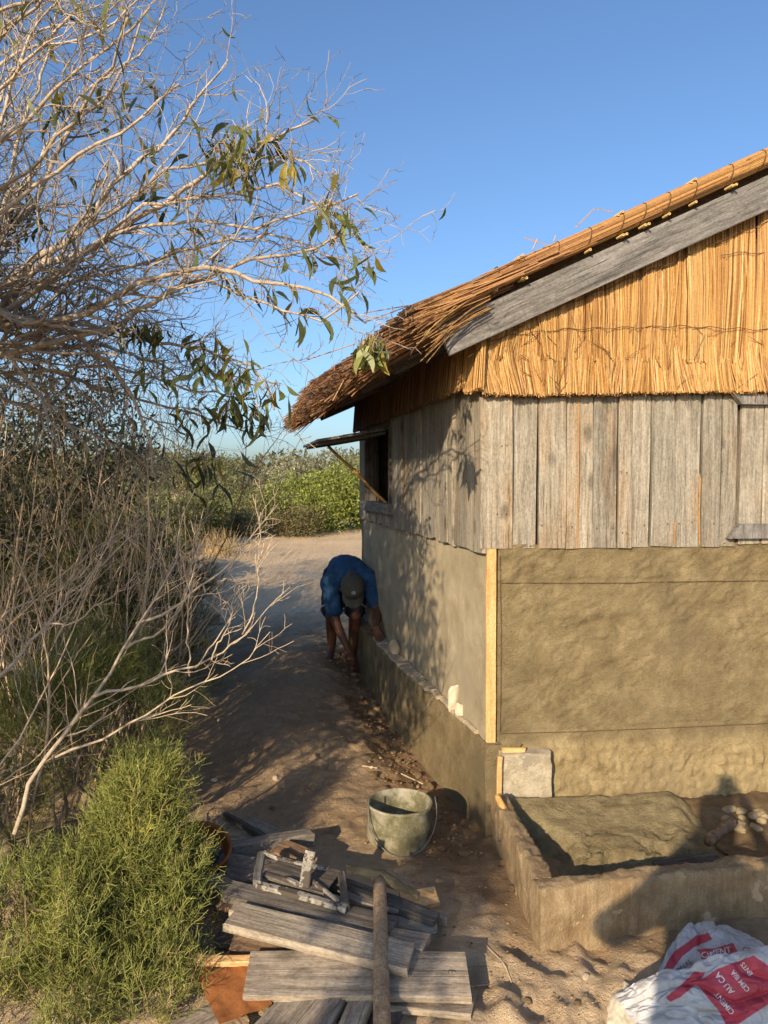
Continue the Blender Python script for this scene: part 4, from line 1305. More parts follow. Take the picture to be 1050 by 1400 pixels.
# ---- dry leafless shrubs of the thicket
def dry_shrub(x, y, h, seed, col, label, stems=8, spread=0.5, dens=1.0):
    r = np.random.default_rng(seed)
    b = V3(x, y, gz(x, y))
    root = thing('dry_shrub', label, 'shrub', b, 'leafless shrubs of the thicket')
    d = V3(0, 0, 1) + spread * r.normal(size=(stems, 3)) * V3(1, 1, 0.2) + V3(0.10 if h < 2 else -0.04, 0, 0)
    d[:, 0] = np.minimum(d[:, 0], 0.42 if h < 2 else 0.16)
    d = unit(d)
    P = walk(np.repeat(b[None] - V3(0, 0, 0.03), stems, 0) + r.normal(0, 0.05, (stems, 3)) * V3(1, 1, 0), d, h * r.uniform(0.7, 1.15, stems), 12, 0.10 if h < 2 else 0.075, 0.03, r)
    R = r.uniform(0.0035, 0.008, stems)[:, None] * np.linspace(1, 0.25, 12)[None]
    m = MB()
    add_lines(m, P, R, 6, col * 1.1, 0.15, r)
    m.build('stem', M_BARK, root, smooth=True)
    t = MB()
    p1, r1 = sprout(P, R, int(9 * dens), 0.18, 0.5, 0.34 if h < 2 else 0.22, 8, 0.15, 0.03, r, 0.5, rmin=0.0016)
    add_lines(t, p1, r1, 4, col, 0.3, r)
    p2, r2 = sprout(p1, r1, int(4 * dens), 0.15, 0.6, 0.50, 6, 0.18, 0.02, r, 0.6, rmin=0.0011)
    add_lines(t, p2, r2, 3, col * 0.75, 0.45, r)
    t.build('twigs', M_TWIG, root, kind='stuff')
TAN, BRN, GRY = V3(0.50, 0.385, 0.26), V3(0.26, 0.195, 0.135), V3(0.19, 0.165, 0.138)
for k, (x, y, h, c) in enumerate([(-1.55, 3.0, 1.45, TAN), (-1.45, 3.35, 1.3, TAN), (-2.0, 3.5, 2.2, BRN), (-1.55, 3.9, 1.9, TAN), (-1.45, 4.3, 1.6, TAN), (-2.3, 4.2, 2.4, BRN), (-1.80, 4.8, 2.2, GRY), (-2.6, 5.0, 2.7, GRY), (-2.1, 5.6, 2.4, GRY), (-3.1, 5.6, 2.9, GRY), (-1.70, 5.8, 2.1, BRN), (-2.9, 3.6, 2.3, BRN), (-1.75, 2.35, 1.4, TAN), (-3.3, 4.4, 2.6, GRY), (-2.3, 2.7, 1.9, BRN), (-3.9, 6.3, 2.8, GRY), (-1.75, 3.45, 2.0, TAN), (-2.0, 4.6, 2.4, BRN), (-2.55, 5.9, 2.7, GRY)]):
    dry_shrub(x, y, h * (1.0 if c is TAN else 1.45), 400 + k, c, {id(TAN): 'sunlit tan leafless shrub of fine dry twigs beside the path', id(BRN): 'dark brown leafless shrub of dry twigs amid the thicket', id(GRY): 'tall grey leafless shrub at the back of the thicket'}[id(c)], stems=9 if c is TAN else 7, spread=0.36 if c is TAN else 0.42, dens=1.0)

# ---- green thready shrubs: woody stems with many forked sprigs
def sprig_shrub(name, label, lumps, n, col, seed, size=1.0, cat='shrub', group=None, tip=None):
    """lumps: (x, y, z, radius)"""
    r = np.random.default_rng(seed)
    lumps = np.array(lumps, float)
    cx, cy = lumps[0, 0], lumps[0, 1]
    g0 = gz(cx, cy)
    root = thing(name, label, cat, V3(cx, cy, g0), group)
    st = MB()
    for l in lumps:
        for _ in range(4):
            e = l[:3] + unit(r.normal(size=3)) * l[3] * 0.7
            b0 = V3(cx + r.normal(0, 0.06), cy + r.normal(0, 0.06), g0 - 0.02)
            q = jag(resample([b0, (b0 + e) / 2 + r.normal(0, 0.04, 3), e], 8), 0.006, r)
            st.tube(q, np.linspace(0.006, 0.002, 8) * size, 4, V3(0.20, 0.15, 0.09))
    st.build('stem', M_TWIG, root)
    w = lumps[:, 3] ** 2
    k = r.choice(len(lumps), n, p=w / w.sum())
    dirn = unit(r.normal(size=(n, 3)) * V3(1, 1, 0.8) + V3(0, 0, 0.35))
    rad = lumps[k, 3] * (0.35 + 0.65 * r.random(n) ** 0.5)
    clump = 1 + 0.22 * fbm(dirn[:, 0] * 3 + k * 5, dirn[:, 1] * 3, dirn[:, 2] * 3, seed, 3)
    b = lumps[k, :3] + dirn * (rad * clump)[:, None]
    gap = fbm(b[:, 0] * 6 + seed, b[:, 1] * 6, b[:, 2] * 6, seed + 9, 2)
    ok = (b[:, 2] > g0 - 0.02) & (gap > -0.09)
    b, dirn = b[ok], dirn[ok]
    n = len(b)
    d = unit(dirn * 0.55 + V3(0.05, 0, 0.75) + r.normal(0, 0.35, (n, 3)))
    L = r.uniform(0.03, 0.115, n) * size
    m = MB()
    pts = walk(b, d, L, 4, 0.16, 0.05, r)
    patch = fbm(b[:, 0] * 9, b[:, 1] * 9, b[:, 2] * 9, seed + 21, 2)[:, None]
    c = col * (1 + 0.22 * r.normal(size=(n, 1))) * np.clip(1 + 0.9 * patch, 0.5, 1.5) * (1 + V3(0.5, 0.15, 0) * np.clip(patch, 0, 1))
    dead = r.random(n) < 0.12
    c[dead] = V3(0.30, 0.23, 0.11)
    rr = np.full((n, 4), 0.0010 * size) * np.array([1.1, 1, 0.9, 0.6])
    m.strands([pts[:, i] for i in range(4)], [rr[:, i] for i in range(4)], 3, np.clip(c, 0.01, 1))
    p1, r1 = sprout(pts, rr, 8, 0.1, 0.85, 0.36, 3, 0.15, 0.05, r, 0.9, rmin=0.00075 * size)
    tipc = (col if tip is None else tip)
    c1 = np.repeat(c, 8, axis=0) * 0.5 + 0.5 * tipc * (1 + 0.2 * r.normal(size=(n * 8, 1)))
    m.strands([p1[:, i] for i in range(3)], [r1[:, i] for i in range(3)], 3, np.clip(c1, 0.01, 1))
    m.build('foliage', M_SPRIG, root, kind='stuff')
    return root
def lp(x, y, Yd, rad):
    return (*at(x, y, Yd), rad)
GRN, GTIP = V3(0.20, 0.225, 0.055), V3(0.36, 0.375, 0.095)  # thicket shrubs below take darker multiples, their shade put into the colour
sprig_shrub('green_shrub', 'bright green shrub of thready sprigs growing over the end of the plank pile', [lp(185, 1170, 2.68, .20), lp(200, 1090, 2.74, .13), lp(130, 1240, 2.55, .20), lp(225, 1215, 2.58, .13), lp(215, 1290, 2.42, .14), lp(275, 1265, 2.5, .06)], 4600, GRN, 31, 1.35, tip=GTIP)
sprig_shrub('green_shrub', 'green sprigged shrub with dark gaps at the edge of the rusty sheet', [lp(120, 1360, 2.25, .22), lp(210, 1370, 2.2, .14), lp(40, 1290, 2.35, .24), lp(60, 1400, 2.1, .2)], 3600, GRN * 0.9, 32, 1.35, tip=GTIP * 0.9)
sprig_shrub('green_shrub', 'low green shrub behind the bleached dead branch', [lp(190, 990, 3.3, .17), lp(240, 985, 3.4, .10), lp(110, 960, 3.3, .25), lp(50, 1000, 3.1, .25), lp(150, 910, 3.6, .22)], 2600, GRN * 0.85, 33, 1.5, tip=GTIP * 0.8)
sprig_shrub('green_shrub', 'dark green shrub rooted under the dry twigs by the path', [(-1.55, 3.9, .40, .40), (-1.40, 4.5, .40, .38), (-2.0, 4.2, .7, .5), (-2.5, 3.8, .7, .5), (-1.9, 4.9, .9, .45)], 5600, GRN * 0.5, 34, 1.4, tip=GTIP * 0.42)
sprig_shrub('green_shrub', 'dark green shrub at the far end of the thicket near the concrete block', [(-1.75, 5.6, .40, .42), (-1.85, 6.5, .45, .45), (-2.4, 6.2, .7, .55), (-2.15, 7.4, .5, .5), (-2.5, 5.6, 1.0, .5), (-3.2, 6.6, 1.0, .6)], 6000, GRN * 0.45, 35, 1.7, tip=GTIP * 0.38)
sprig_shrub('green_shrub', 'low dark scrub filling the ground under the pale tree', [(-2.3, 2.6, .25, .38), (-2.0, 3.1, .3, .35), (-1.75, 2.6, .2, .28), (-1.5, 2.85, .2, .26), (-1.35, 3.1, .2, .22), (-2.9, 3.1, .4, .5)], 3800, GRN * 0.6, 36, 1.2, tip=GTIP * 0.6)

# ---- leafy bushes and scrub trees
def leaf_bush(name, label, lumps, n, leaf, col, seed, cat='bush', group=None, var=0.25, twigs=True, core=True):
    r = np.random.default_rng(seed)
    lumps = np.array(lumps, float)
    cx, cy = lumps[0, 0], lumps[0, 1]
    g0 = gz(cx, cy)
    root = thing(name, label, cat, V3(cx, cy, g0), group)
    st = MB()
    for l in lumps:
        for _ in range(3):
            e = l[:3] + unit(r.normal(size=3)) * l[3] * 0.8
            b0 = V3(cx + r.normal(0, 0.1), cy + r.normal(0, 0.1), g0 - 0.03)
            st.tube(jag(resample([b0, (b0 + e) / 2 + r.normal(0, 0.1, 3), e], 7), 0.02, r), np.linspace(0.03, 0.008, 7) * min(1.0, l[3]), 5, V3(0.22, 0.17, 0.12))
    st.build('trunk', M_TWIG, root)
    w = lumps[:, 3] ** 2
    k = r.choice(len(lumps), n, p=w / w.sum())
    dirn = unit(r.normal(size=(n, 3)) + V3(0, 0, 0.25))
    nz = fbm(dirn[:, 0] * 2.6 + k * 7, dirn[:, 1] * 2.6, dirn[:, 2] * 2.6, seed, 4)
    rad = lumps[k, 3] * (0.45 + 0.55 * r.random(n) ** 0.45) * (1 + 0.38 * nz)
    b = lumps[k, :3] + dirn * rad[:, None] * V3(1, 1, 0.9)
    ok = b[:, 2] > g0
    b, dirn, kk = b[ok], dirn[ok], k[ok]
    n = len(b)
    m = MB()
    lumpc = 1 + 0.18 * r.normal(size=(len(lumps), 1))
    c = col * lumpc[kk] * (1 + var * r.normal(size=(n, 1)))
    m.leaves(b, unit(dirn * 0.5 + r.normal(0, 0.7, (n, 3)) + V3(0, 0, 0.2)), r.normal(size=(n, 3)), leaf * r.uniform(0.6, 1.4, n), leaf * r.uniform(0.3, 0.55, n), r.uniform(-0.4, 0.4, n), 2, np.clip(c, 0.01, 1))
    m.build('crown', M_BUSH, root, kind='stuff')
    return root
def bush_px(x, ytop, Yd, wpx, nl, r):
    """lumps for a bush whose foot stands on the ground at depth Yd, about wpx wide, its top seen at ytop"""
    c = at(x, ytop, Yd)
    w = wpx * Yd / FPX / 2
    g0 = gz(c[0], Yd)
    h = c[2] - g0
    out = []
    for i in range(nl):
        rr = w * r.uniform(0.38, 0.6)
        zz = g0 + h * r.uniform(0.05, 1.0) - rr * 0.7
        out.append((c[0] + r.uniform(-1, 1) * w * 0.62, Yd + r.uniform(-0.5, 0.5) * w, max(zz, g0 + rr * 0.35), rr))
    out[0] = (c[0], Yd, g0 + h - w * 0.55, w * 0.55)
    return out
rb = np.random.default_rng(66)
BR, OL, GG, PALE, DRY = V3(0.195, 0.225, 0.045), V3(0.145, 0.155, 0.052), V3(0.18, 0.185, 0.095), V3(0.22, 0.215, 0.135), V3(0.19, 0.165, 0.075)
far = [
    ('far_bush', 'bright yellow-green leafy bush beyond the sandy clearing, beside the hut', 430, 640, 20.5, 120, 9, BR, 7000, .09),
    ('far_bush', 'green bush half hidden by the hut wall at the clearing edge', 505, 632, 21.5, 110, 8, BR * 0.85, 5500, .09),
    ('far_bush', 'olive bush left of the bright green one at the clearing edge', 345, 668, 20.5, 95, 7, OL * 1.1, 5000, .08),
    ('far_bush', 'grey-green low bush at the foot of the olive scrub', 320, 690, 19.0, 70, 6, GG * 0.8, 3600, .08),
    ('far_bush', 'dull olive twiggy bush between the olive and bright green bushes', 405, 690, 19.4, 60, 6, DRY * 0.8, 3200, .07),
    ('far_bush', 'dusty olive bush behind the dry twigs at the clearing edge', 270, 668, 17.5, 95, 7, OL, 5000, .08),
    ('far_bush', 'green bush glimpsed through the thicket twigs', 205, 660, 15.5, 110, 7, OL * 1.05, 5000, .08),
    ('pale_scrub_tree', 'pale grey succulent scrub tree rising behind the bright green bush', 400, 612, 27.0, 90, 8, PALE, 4500, .13),
    ('pale_scrub_tree', 'pale grey scrub tree behind the shutter tip', 465, 618, 28.5, 100, 8, PALE * 0.9, 4500, .13),
    ('pale_scrub_tree', 'grey-olive scrub tree left of the pale ones', 335, 622, 29.0, 90, 8, GG, 4500, .13),
    ('pale_scrub_tree', 'olive scrub tree seen through the thicket behind the bushes', 255, 618, 30.0, 110, 8, OL * 0.9, 4500, .13),
    ('pale_scrub_tree', 'grey-green scrub tree furthest into the thicket', 150, 612, 29.0, 130, 8, GG * 0.9, 4500, .13),
    ('pale_scrub_tree', 'olive scrub tree behind the pale tree trunk', 40, 612, 28.0, 130, 8, OL * 0.85, 4500, .13),
    ('pale_scrub_tree', 'green scrub tree hidden mostly by the hut corner', 540, 615, 30.0, 120, 8, OL, 4500, .13),
]
for k, (nm, lb, x, yt, Yd, w, nl, c, n, lf) in enumerate(far):
    leaf_bush(nm, lb, bush_px(x, yt, Yd * 0.8, w * 1.3, nl + 5, rb), int(n * 1.3), lf * 0.8, c, 800 + k, 'bush' if 'bush' in nm else 'tree', 'scrub beyond the clearing')
# dark leafy growth behind the thicket
for k, (x, y, z, rr, lb) in enumerate([(-3.4, 7.0, 1.0, 0.6, 'dark leafy scrub tree behind the dry thicket'), (-5.2, 7.6, 1.2, 0.9, 'large dark scrub tree deep behind the thicket'), (-3.6, 9.4, 0.8, 0.6, 'dark round bush at the far end of the thicket')]):
    lum = [(x, y, z, rr)] + [(x + rb.normal(0, rr * 0.6), y + rb.normal(0, rr * 0.5), max(0.4, z + rb.normal(-0.3, rr * 0.5)), rr * rb.uniform(0.4, 0.65)) for _ in range(7)]
    leaf_bush('scrub_tree', lb, lum, 7000, 0.075, V3(0.07, 0.08, 0.033), 840 + k, 'tree', 'scrub trees behind the thicket')
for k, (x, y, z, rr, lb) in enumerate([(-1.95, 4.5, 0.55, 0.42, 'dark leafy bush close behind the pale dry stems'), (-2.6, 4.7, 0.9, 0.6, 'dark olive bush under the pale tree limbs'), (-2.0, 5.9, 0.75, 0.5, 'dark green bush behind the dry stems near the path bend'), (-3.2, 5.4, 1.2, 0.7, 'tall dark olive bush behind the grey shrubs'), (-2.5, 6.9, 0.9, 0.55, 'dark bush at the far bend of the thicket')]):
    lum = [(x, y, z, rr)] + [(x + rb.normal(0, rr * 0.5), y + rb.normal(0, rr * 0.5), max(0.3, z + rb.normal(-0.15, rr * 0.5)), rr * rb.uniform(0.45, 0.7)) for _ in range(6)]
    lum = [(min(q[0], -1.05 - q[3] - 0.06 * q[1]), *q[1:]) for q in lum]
    leaf_bush('thicket_bush', lb, lum, 5200, 0.05, V3(0.058, 0.068, 0.026), 870 + k, 'bush', 'dark bushes inside the thicket', var=0.35)  # leaf colour darkened to carry the shade inside the thicket
for k, (x, y, z, rr, lb) in enumerate([(-2.15, 5.5, 1.85, 0.5, 'sparse dark scrub tree showing sky through its top behind the stems'), (-3.0, 5.8, 2.1, 0.62, 'taller sparse scrub tree deeper in the thicket under the pale limbs'), (-3.9, 6.2, 2.2, 0.75, 'broad sparse scrub tree at the very back of the thicket'), (-2.7, 4.6, 1.75, 0.5, 'dark twiggy scrub tree tangled with the grey shrubs')]):
    lum = [(x, y, z, rr)] + [(x + rb.normal(0, rr * 0.5), y + rb.normal(0, rr * 0.5), z + rb.normal(-0.2, rr * 0.45), rr * rb.uniform(0.45, 0.7)) for _ in range(6)]
    lum = [(min(q[0], -0.85 - q[3] - 0.1 * q[1]), *q[1:]) for q in lum]
    leaf_bush('scrub_tree', lb, lum, 3000, 0.045, V3(0.075, 0.075, 0.038), 880 + k, 'tree', 'scrub trees behind the thicket', var=0.35)
# distant woodland band closing the horizon
def woodland():
    r = np.random.default_rng(9)
    m = MB()
    n = 26000
    x = r.uniform(-90, 90, n)
    y = 36 + r.uniform(0, 14, n)
    top = 1.7 + 1.1 * fbm(x * 0.25, y * 0.2, 0, 91, 4)
    z = ground_z(x, y, False) + top * r.random(n) ** 0.7
    c = np.where(r.random((n, 1)) < 0.5, V3(0.12, 0.13, 0.06), V3(0.17, 0.165, 0.10)) * (1 + 0.25 * r.normal(size=(n, 1)))
    m.leaves(np.column_stack([x, y, z]), r.normal(size=(n, 3)), r.normal(size=(n, 3)), r.uniform(0.25, 0.6, n), r.uniform(0.15, 0.35, n), 0.2, 2, np.clip(c, 0.01, 1))
    o = m.build('distant_woodland', M_BUSH, None)
    tag(o, 'low grey-green scrubland closing the horizon behind the clearing', 'woodland', None, 'stuff')
woodland()
# dry grass tuft at the clearing edge
def tuft(x, y, n, h, seed, label):
    r = np.random.default_rng(seed)
    b = np.column_stack([x + r.normal(0, 0.22, n), y + r.normal(0, 0.22, n), np.zeros(n)])
    b[:, 2] = ground_z(b[:, 0], b[:, 1])
    d = unit(V3(0, 0, 1) + 0.45 * r.normal(size=(n, 3)))
    p = walk(b, d, h * r.uniform(0.5, 1.2, n), 4, 0.12, -0.05, r)
    m = MB()
    add_lines(m, p, np.full((n, 4), 0.003) * np.array([1, .9, .7, .3]), 3, V3(0.45, 0.33, 0.16), 0.25, r)
    o = m.build('grass_tuft', M_TWIG)
    tag(o, label, 'grass', 'dry grass tufts', None)
tuft(-2.75, 12.5, 260, 0.45, 1, 'dry straw-coloured grass tuft at the left edge of the sunlit sand')
tuft(-3.6, 14.8, 200, 0.4, 2, 'dry grass tuft further back along the sunlit sand edge')

# ---- leafy trees beside and behind the camera that shade the path
def shade_tree(label, base, centre, radii, n, seed):
    r = np.random.default_rng(seed)
    base = V3(base[0], base[1], gz(*base))
    root = thing('leafy_tree', label, 'tree', base, 'leafy trees shading the path')
    m = MB()
    c = V3(*centre)
    P, R = [], []
    for _ in range(16):
        e = c + unit(r.normal(size=3)) * V3(*radii) * r.uniform(0.6, 1.0)
        q = jag(resample([base + r.normal(0, 0.03, 3) * V3(1, 1, 0), (base + c) / 2 + r.normal(0, 0.12, 3), c * 0.6 + e * 0.4, e], 14), 0.012, r)
        rad = np.linspace(0.030, 0.005, 14)
        m.tube(q, rad, 6, V3(0.42, 0.34, 0.25))
        P.append(q)
        R.append(rad)
    m.build('trunk', M_BARK, root, smooth=True)
    P, R = np.array(P), np.array(R)
    t = MB()
    p1, r1 = sprout(P, R, 10, 0.4, 0.7, 0.22, 7, 0.22, 0.02, r, 0.5, rmin=0.0015)
    add_lines(t, p1, r1, 3, V3(0.40, 0.32, 0.23))
    d = unit(r.normal(size=(n, 3)))
    b = c + d * V3(*radii) * (r.random((n, 1)) ** 0.4) * (1 + 0.25 * fbm(d[:, 0] * 3, d[:, 1] * 3, d[:, 2] * 3, seed, 3))[:, None]
    cl = fbm(b[:, 0] * 4, b[:, 1] * 4, b[:, 2] * 4, seed + 2, 2)
    b = b[cl > -0.13]
    n = len(b)
    t.leaves(b, unit(V3(0, 0, -1) + r.normal(0, 0.7, (n, 3))), r.normal(size=(n, 3)), r.uniform(0.07, 0.13, n), r.uniform(0.015, 0.028, n), r.uniform(-0.5, 0.5, n), 3, np.clip(V3(0.09, 0.105, 0.04) * (1 + 0.3 * r.normal(size=(n, 1))), 0.01, 1))
    t.build('crown', M_LEAF, root, kind='stuff')
shade_tree('leafy tree with drooping leaves standing beside the path before the thicket', (-2.6, 0.7), (-2.2, 1.1, 2.42), (0.9, 1.3, 0.95), 11500, 61)
shade_tree('second leafy tree further from the hut behind the green shrub', (-1.95, -2.3), (-1.98, -1.95, 2.05), (0.20, 0.40, 0.28), 900, 62)

# ---- dark dead trunk behind the green shrub
m = MB()
tp = [at(-30, 1060, 2.75), at(0, 1133, 2.72), at(18, 1190, 2.70), at(33, 1238, 2.70), at(40, 1275, 2.70)]
tp[-1][2] = gz(tp[-1][0], tp[-1][1]) - 0.03
m.tube(jag(resample(tp, 12), 0.004, rng), np.linspace(0.020, 0.028, 12), 8, V3(0.20, 0.15, 0.10))
o = m.build('leaning_deadwood', M_BARK, smooth=True)
tag(o, 'dark dead trunk leaning out of the green shrub', 'deadwood')
# ------------------------------------------------------------------ masonry beside the hut
from mathutils.bvhtree import BVHTree
def mason_wall(name, a, b, th, z0, z1, mat, parent, seed, inward, step=0.010, amp=0.012):
    """rough cast wall from a to b with a worn, slightly rounded rim; inward is the direction of its inner side"""
    a, b = np.asarray(a, float), np.asarray(b, float)
    L = np.linalg.norm((b - a)[:2])
    n = max(4, int(L / step))
    c = 0.012
    prof = []
    for z in np.linspace(z0, z1 - c, 16):
        prof.append((0.0, z))
    prof += [(c * 0.35, z1 - c * 0.35), (c, z1)]
    for k in np.linspace(c, th - c, 7)[1:]:
        prof.append((k, z1))
    prof += [(th - c * 0.35, z1 - c * 0.35)]
    for z in np.linspace(z1 - c, z0, 12):
        prof.append((th, z))
    prof = np.array(prof)
    f = np.linspace(0, 1, n)
    P = a[None, None, :2] + (b - a)[None, None, :2] * f[:, None, None]
    P = P + np.asarray(inward)[None, None, :2] * prof[None, :, 0:1]
    Zp = np.broadcast_to(prof[None, :, 1], P.shape[:2]) + ((a[2] + (b[2] - a[2]) * f)[:, None])
    u = f[:, None] * L
    q = np.arange(len(prof))[None, :] * 0.03
    nz = amp * fbm(u * 9 + seed, q * 9, 0, seed, 4) + amp * 0.8 * np.abs(fbm(u * 30, q * 25, 0, seed + 3, 3))
    nx = np.asarray(inward)[:2] * 1.0
    sgn = np.where(prof[:, 0] < th * 0.3, -1, np.where(prof[:, 0] > th * 0.7, 1, 0))[None, :]
    P = P + nx[None, None, :] * (nz * sgn)[..., None]
    Zp = Zp + np.where((prof[:, 1] > z1 - 0.02)[None, :], 1.2 * nz, 0)
    G = np.concatenate([P, Zp[..., None]], -1)
    m = MB()
    m.grid(G)
    for e in (G[0], G[-1]):
        cc = e.mean(0)
        k = len(e)
        m.add(np.vstack([e, cc]), t=[[i, (i + 1) % k, k] for i in range(k)])
    return m.build(name, mat, parent, smooth=True)
RIM = 0.205
BA_ = atz(738, 1298, 0.0)
BB_ = atz(1050, 1258, 0.0)
bdir = unit(BB_ - BA_)
bin_ = V3(-bdir[1], bdir[0], 0)
far_l = atz(672, 1146, 0.0)
basin = thing('mortar_basin', 'low rough concrete basin of wet mortar against the front wall', 'basin', BA_)
bl = unit(far_l - BA_)
lin = V3(bl[1], -bl[0], 0)
mason_wall('front_wall', BA_ - V3(0, 0, 0), BA_ + bdir * 1.75, 0.075, -0.10, RIM, M_BASIN, basin, 3, bin_)
mason_wall('side_wall', BA_ + bl * 0.076, BA_ + bl * (np.linalg.norm(far_l - BA_) - 0.01), 0.07, -0.10, RIM - 0.004, M_BASIN, basin, 11, lin)
# mortar bed inside
def mortar():
    s = np.arange(0.045, 1.02, 0.0095)
    dd = np.arange(0.03, 0.70, 0.0095)
    Sg, D = np.meshgrid(s, dd, indexing='ij')
    edge = 0.53 + 0.05 * fbm(Sg * 4, Sg * 0, 0, 400, 3) + 0.035 * fbm(Sg * 15, Sg * 0, 0, 401, 3) - 0.10 * (1 - sstep(0.10, 0.30, Sg))
    top = 0.150 - 0.085 * sstep(0.10, 0.58, D) + 0.012 * fbm(Sg * 4, D * 4, 0, 402, 3) + 0.009 * fbm(Sg * 16, D * 22, 0, 403, 3) + 0.006 * np.abs(fbm(Sg * 40, D * 40, 0, 413, 2))
    chunk = fbm(Sg * 9, D * 11, 0, 405, 2)
    top = top + 0.018 * sstep(0.0, 0.05, chunk) * sstep(0.33, 0.46, D)
    drop = sstep(-0.010, 0.025, D - edge)
    left = (1 - sstep(0.0, 0.12, Sg - 0.05 - 0.16 * sstep(0.16, 0.5, D))) * sstep(0.12, 0.3, D)
    right = sstep(0.80, 1.0, Sg + 0.06 * fbm(D * 9, Sg * 5, 0, 406, 3) + 0.12 * sstep(0.1, 0.5, D) - 0.05)
    z = top * (1 - drop) * (1 - 0.9 * left) * (1 - 0.75 * right) + 0.03 * fbm(Sg * 8, D * 8, 0, 404, 3) * np.maximum(drop, right) + 0.010
    cr = np.abs(fbm(Sg * 7, D * 9, 0, 415, 3))
    z = z - 0.022 * np.exp(-(cr / 0.022) ** 2) * sstep(0.30, 0.42, D) * (1 - drop)
    gap = 1 - sstep(0.10, 0.125, D + 0.02 * fbm(Sg * 6, Sg * 0, 0, 408, 2))
    z = z * (1 - gap) + 0.02 * gap
    P = P0 + Sg[..., None] * RD + D[..., None] * NF + z[..., None] * UP
    m = MB()
    m.grid(P, flip=True)
    return m.build('mortar_bed', M_MORTAR, basin, smooth=True)
mortar()
pav = MB()
s_, d_ = np.meshgrid(np.arange(0.9, 2.4, 0.02), np.arange(0.0, 0.75, 0.02), indexing='ij')
zz = 0.055 + 0.04 * fbm(s_ * 5, d_ * 5, 0, 410, 4) + 0.02 * np.abs(fbm(s_ * 20, d_ * 20, 0, 411, 3)) + 0.05 * (1 - sstep(0, .35, d_))
pav.grid(P0 + s_[..., None] * RD + d_[..., None] * NF + zz[..., None] * UP, flip=True)
pav.build('rubble_fill', M_MUD, basin, smooth=True, kind='stuff')

# pale block standing against the wall, with a chip of wood on it
blk = MB()
def rough_block(m, c, ax, ay, az, seed, amp=0.006, n=12):
    """box of half-axes with worn, chipped faces"""
    ax, ay, az = (np.asarray(k, float) for k in (ax, ay, az))
    g = np.linspace(-1, 1, n)
    A, B = np.meshgrid(g, g, indexing='ij')
    for (e1, e2, e3) in ((ax, ay, az), (ay, az, ax), (az, ax, ay)):
        for sg in (-1, 1):
            Q = A[..., None] * e1 + B[..., None] * e2 + sg * e3
            ed = np.maximum(np.abs(A), np.abs(B))
            Q = Q * (1 - 0.05 * sstep(0.7, 1.0, ed) * (np.minimum(np.abs(A), np.abs(B)) > 0.8))[..., None]
            W = c + Q
            W = W + amp * np.stack([fbm(W[..., 0] * 14 + k * 9, W[..., 1] * 14, W[..., 2] * 14, seed, 4) for k in range(3)], -1)
            m.grid(W, flip=(sg < 0))
b0, b1 = front_s(679, 1070), front_s(746, 1070)
rough_block(blk, wf((b0 + b1) / 2, 0.20, 0.05), RD * (b1 - b0) / 2, NF * 0.035, UP * 0.150, 5)
o = blk.build('stone_block', M_BLOCK, smooth=True)
tag(o, 'pale square stone block standing against the wall behind the trowel', 'block')
o = plank('wood_chip', 0.022, 0.02, 0.105, M_NEWWOOD, frame(wf((b0 + b1) / 2 - 0.055, 0.358, 0.055), UP, None, RD), None, 31)
tag(o, 'small fresh wood offcut lying on top of the pale stone block', 'wood')
o = plank('wood_strip', 0.022, 0.02, 0.20, M_NEWWOOD, frame(wf(b0 - 0.012, 0.25, 0.10), RD, None, UP + RD * 0.05), None, 32)
tag(o, 'narrow upright strip of fresh timber beside the pale stone block', 'wood')

# trowel stuck in the mortar
tw = thing('trowel', 'pointing trowel with a worn yellow wooden handle stuck in the mortar', 'trowel', atz(702, 1132, 0.17))
ha, hb = at(679, 1087, 3.14), at(699, 1126, 3.06)
m = MB()
f = np.linspace(0, 1, 9)
m.tube(ha + (hb - ha) * f[:, None], 0.0125 + 0.0035 * np.sin(f * 3.0) - 0.003 * (f > 0.93), 10, None)
m.build('handle', M_ORANGE, tw, smooth=True)
m = MB()
m.tube(np.array([hb, hb + (hb - ha) * 0.12]), [0.0115, 0.0105], 10)
M_IRON = mineral('worn_iron', [(0.3, (0.06, 0.055, 0.05)), (0.5, (0.12, 0.11, 0.10)), (0.7, (0.2, 0.18, 0.16))], 30.0, 200.0, 0.3, 0.002, rough=0.5, spec=0.5)
m.build('ferrule', M_IRON, tw, smooth=True)
m = MB()
q0 = hb + (hb - ha) * 0.12
q1 = q0 + V3(0.012, -0.01, -0.035)
q2 = q1 + V3(-0.035, -0.02, -0.01)
m.tube(np.array([q0, q1, q2]), 0.005, 7)
bladec = q2 + V3(-0.002, 0, -0.002)
m.build('tang', M_IRON, tw, smooth=True)
m = MB()
v = [q2 + V3(-0.05, 0.0, 0.0), q2 + V3(0.0, -0.045, -0.005), q2 + V3(0.05, 0.0, 0), q2 + V3(0.02, 0.13, -0.035)]
m.add(v + [p - V3(0, 0, 0.002) for p in v], [[0, 1, 2, 3], [7, 6, 5, 4], [0, 4, 5, 1], [1, 5, 6, 2], [2, 6, 7, 3], [3, 7, 4, 0]])
m.build('blade', M_IRON, tw)

# wood lying in the mortar
m = MB()
pa, pb = at(968, 1150, 2.95), at(1003, 1122, 3.1)
f = np.linspace(0, 1, 8)
m.tube(pa + (pb - pa) * f[:, None], 0.023 + 0.003 * np.sin(f * 11), 9)
o = m.build('wood_billet', M_BROWNWOOD, smooth=True)
tag(o, 'short round wood billet stuck at a slant in the mortar', 'wood')
o = plank('float_board', 0.075, 0.016, 0.26, M_DARKWOOD, frame(at(942, 1181, 2.84), V3(0, 1, 0.15), None, V3(1, 0.12, 0.10)), None, 35)
tag(o, 'thin mortar-stained board lying in the basin below the round billet', 'board')
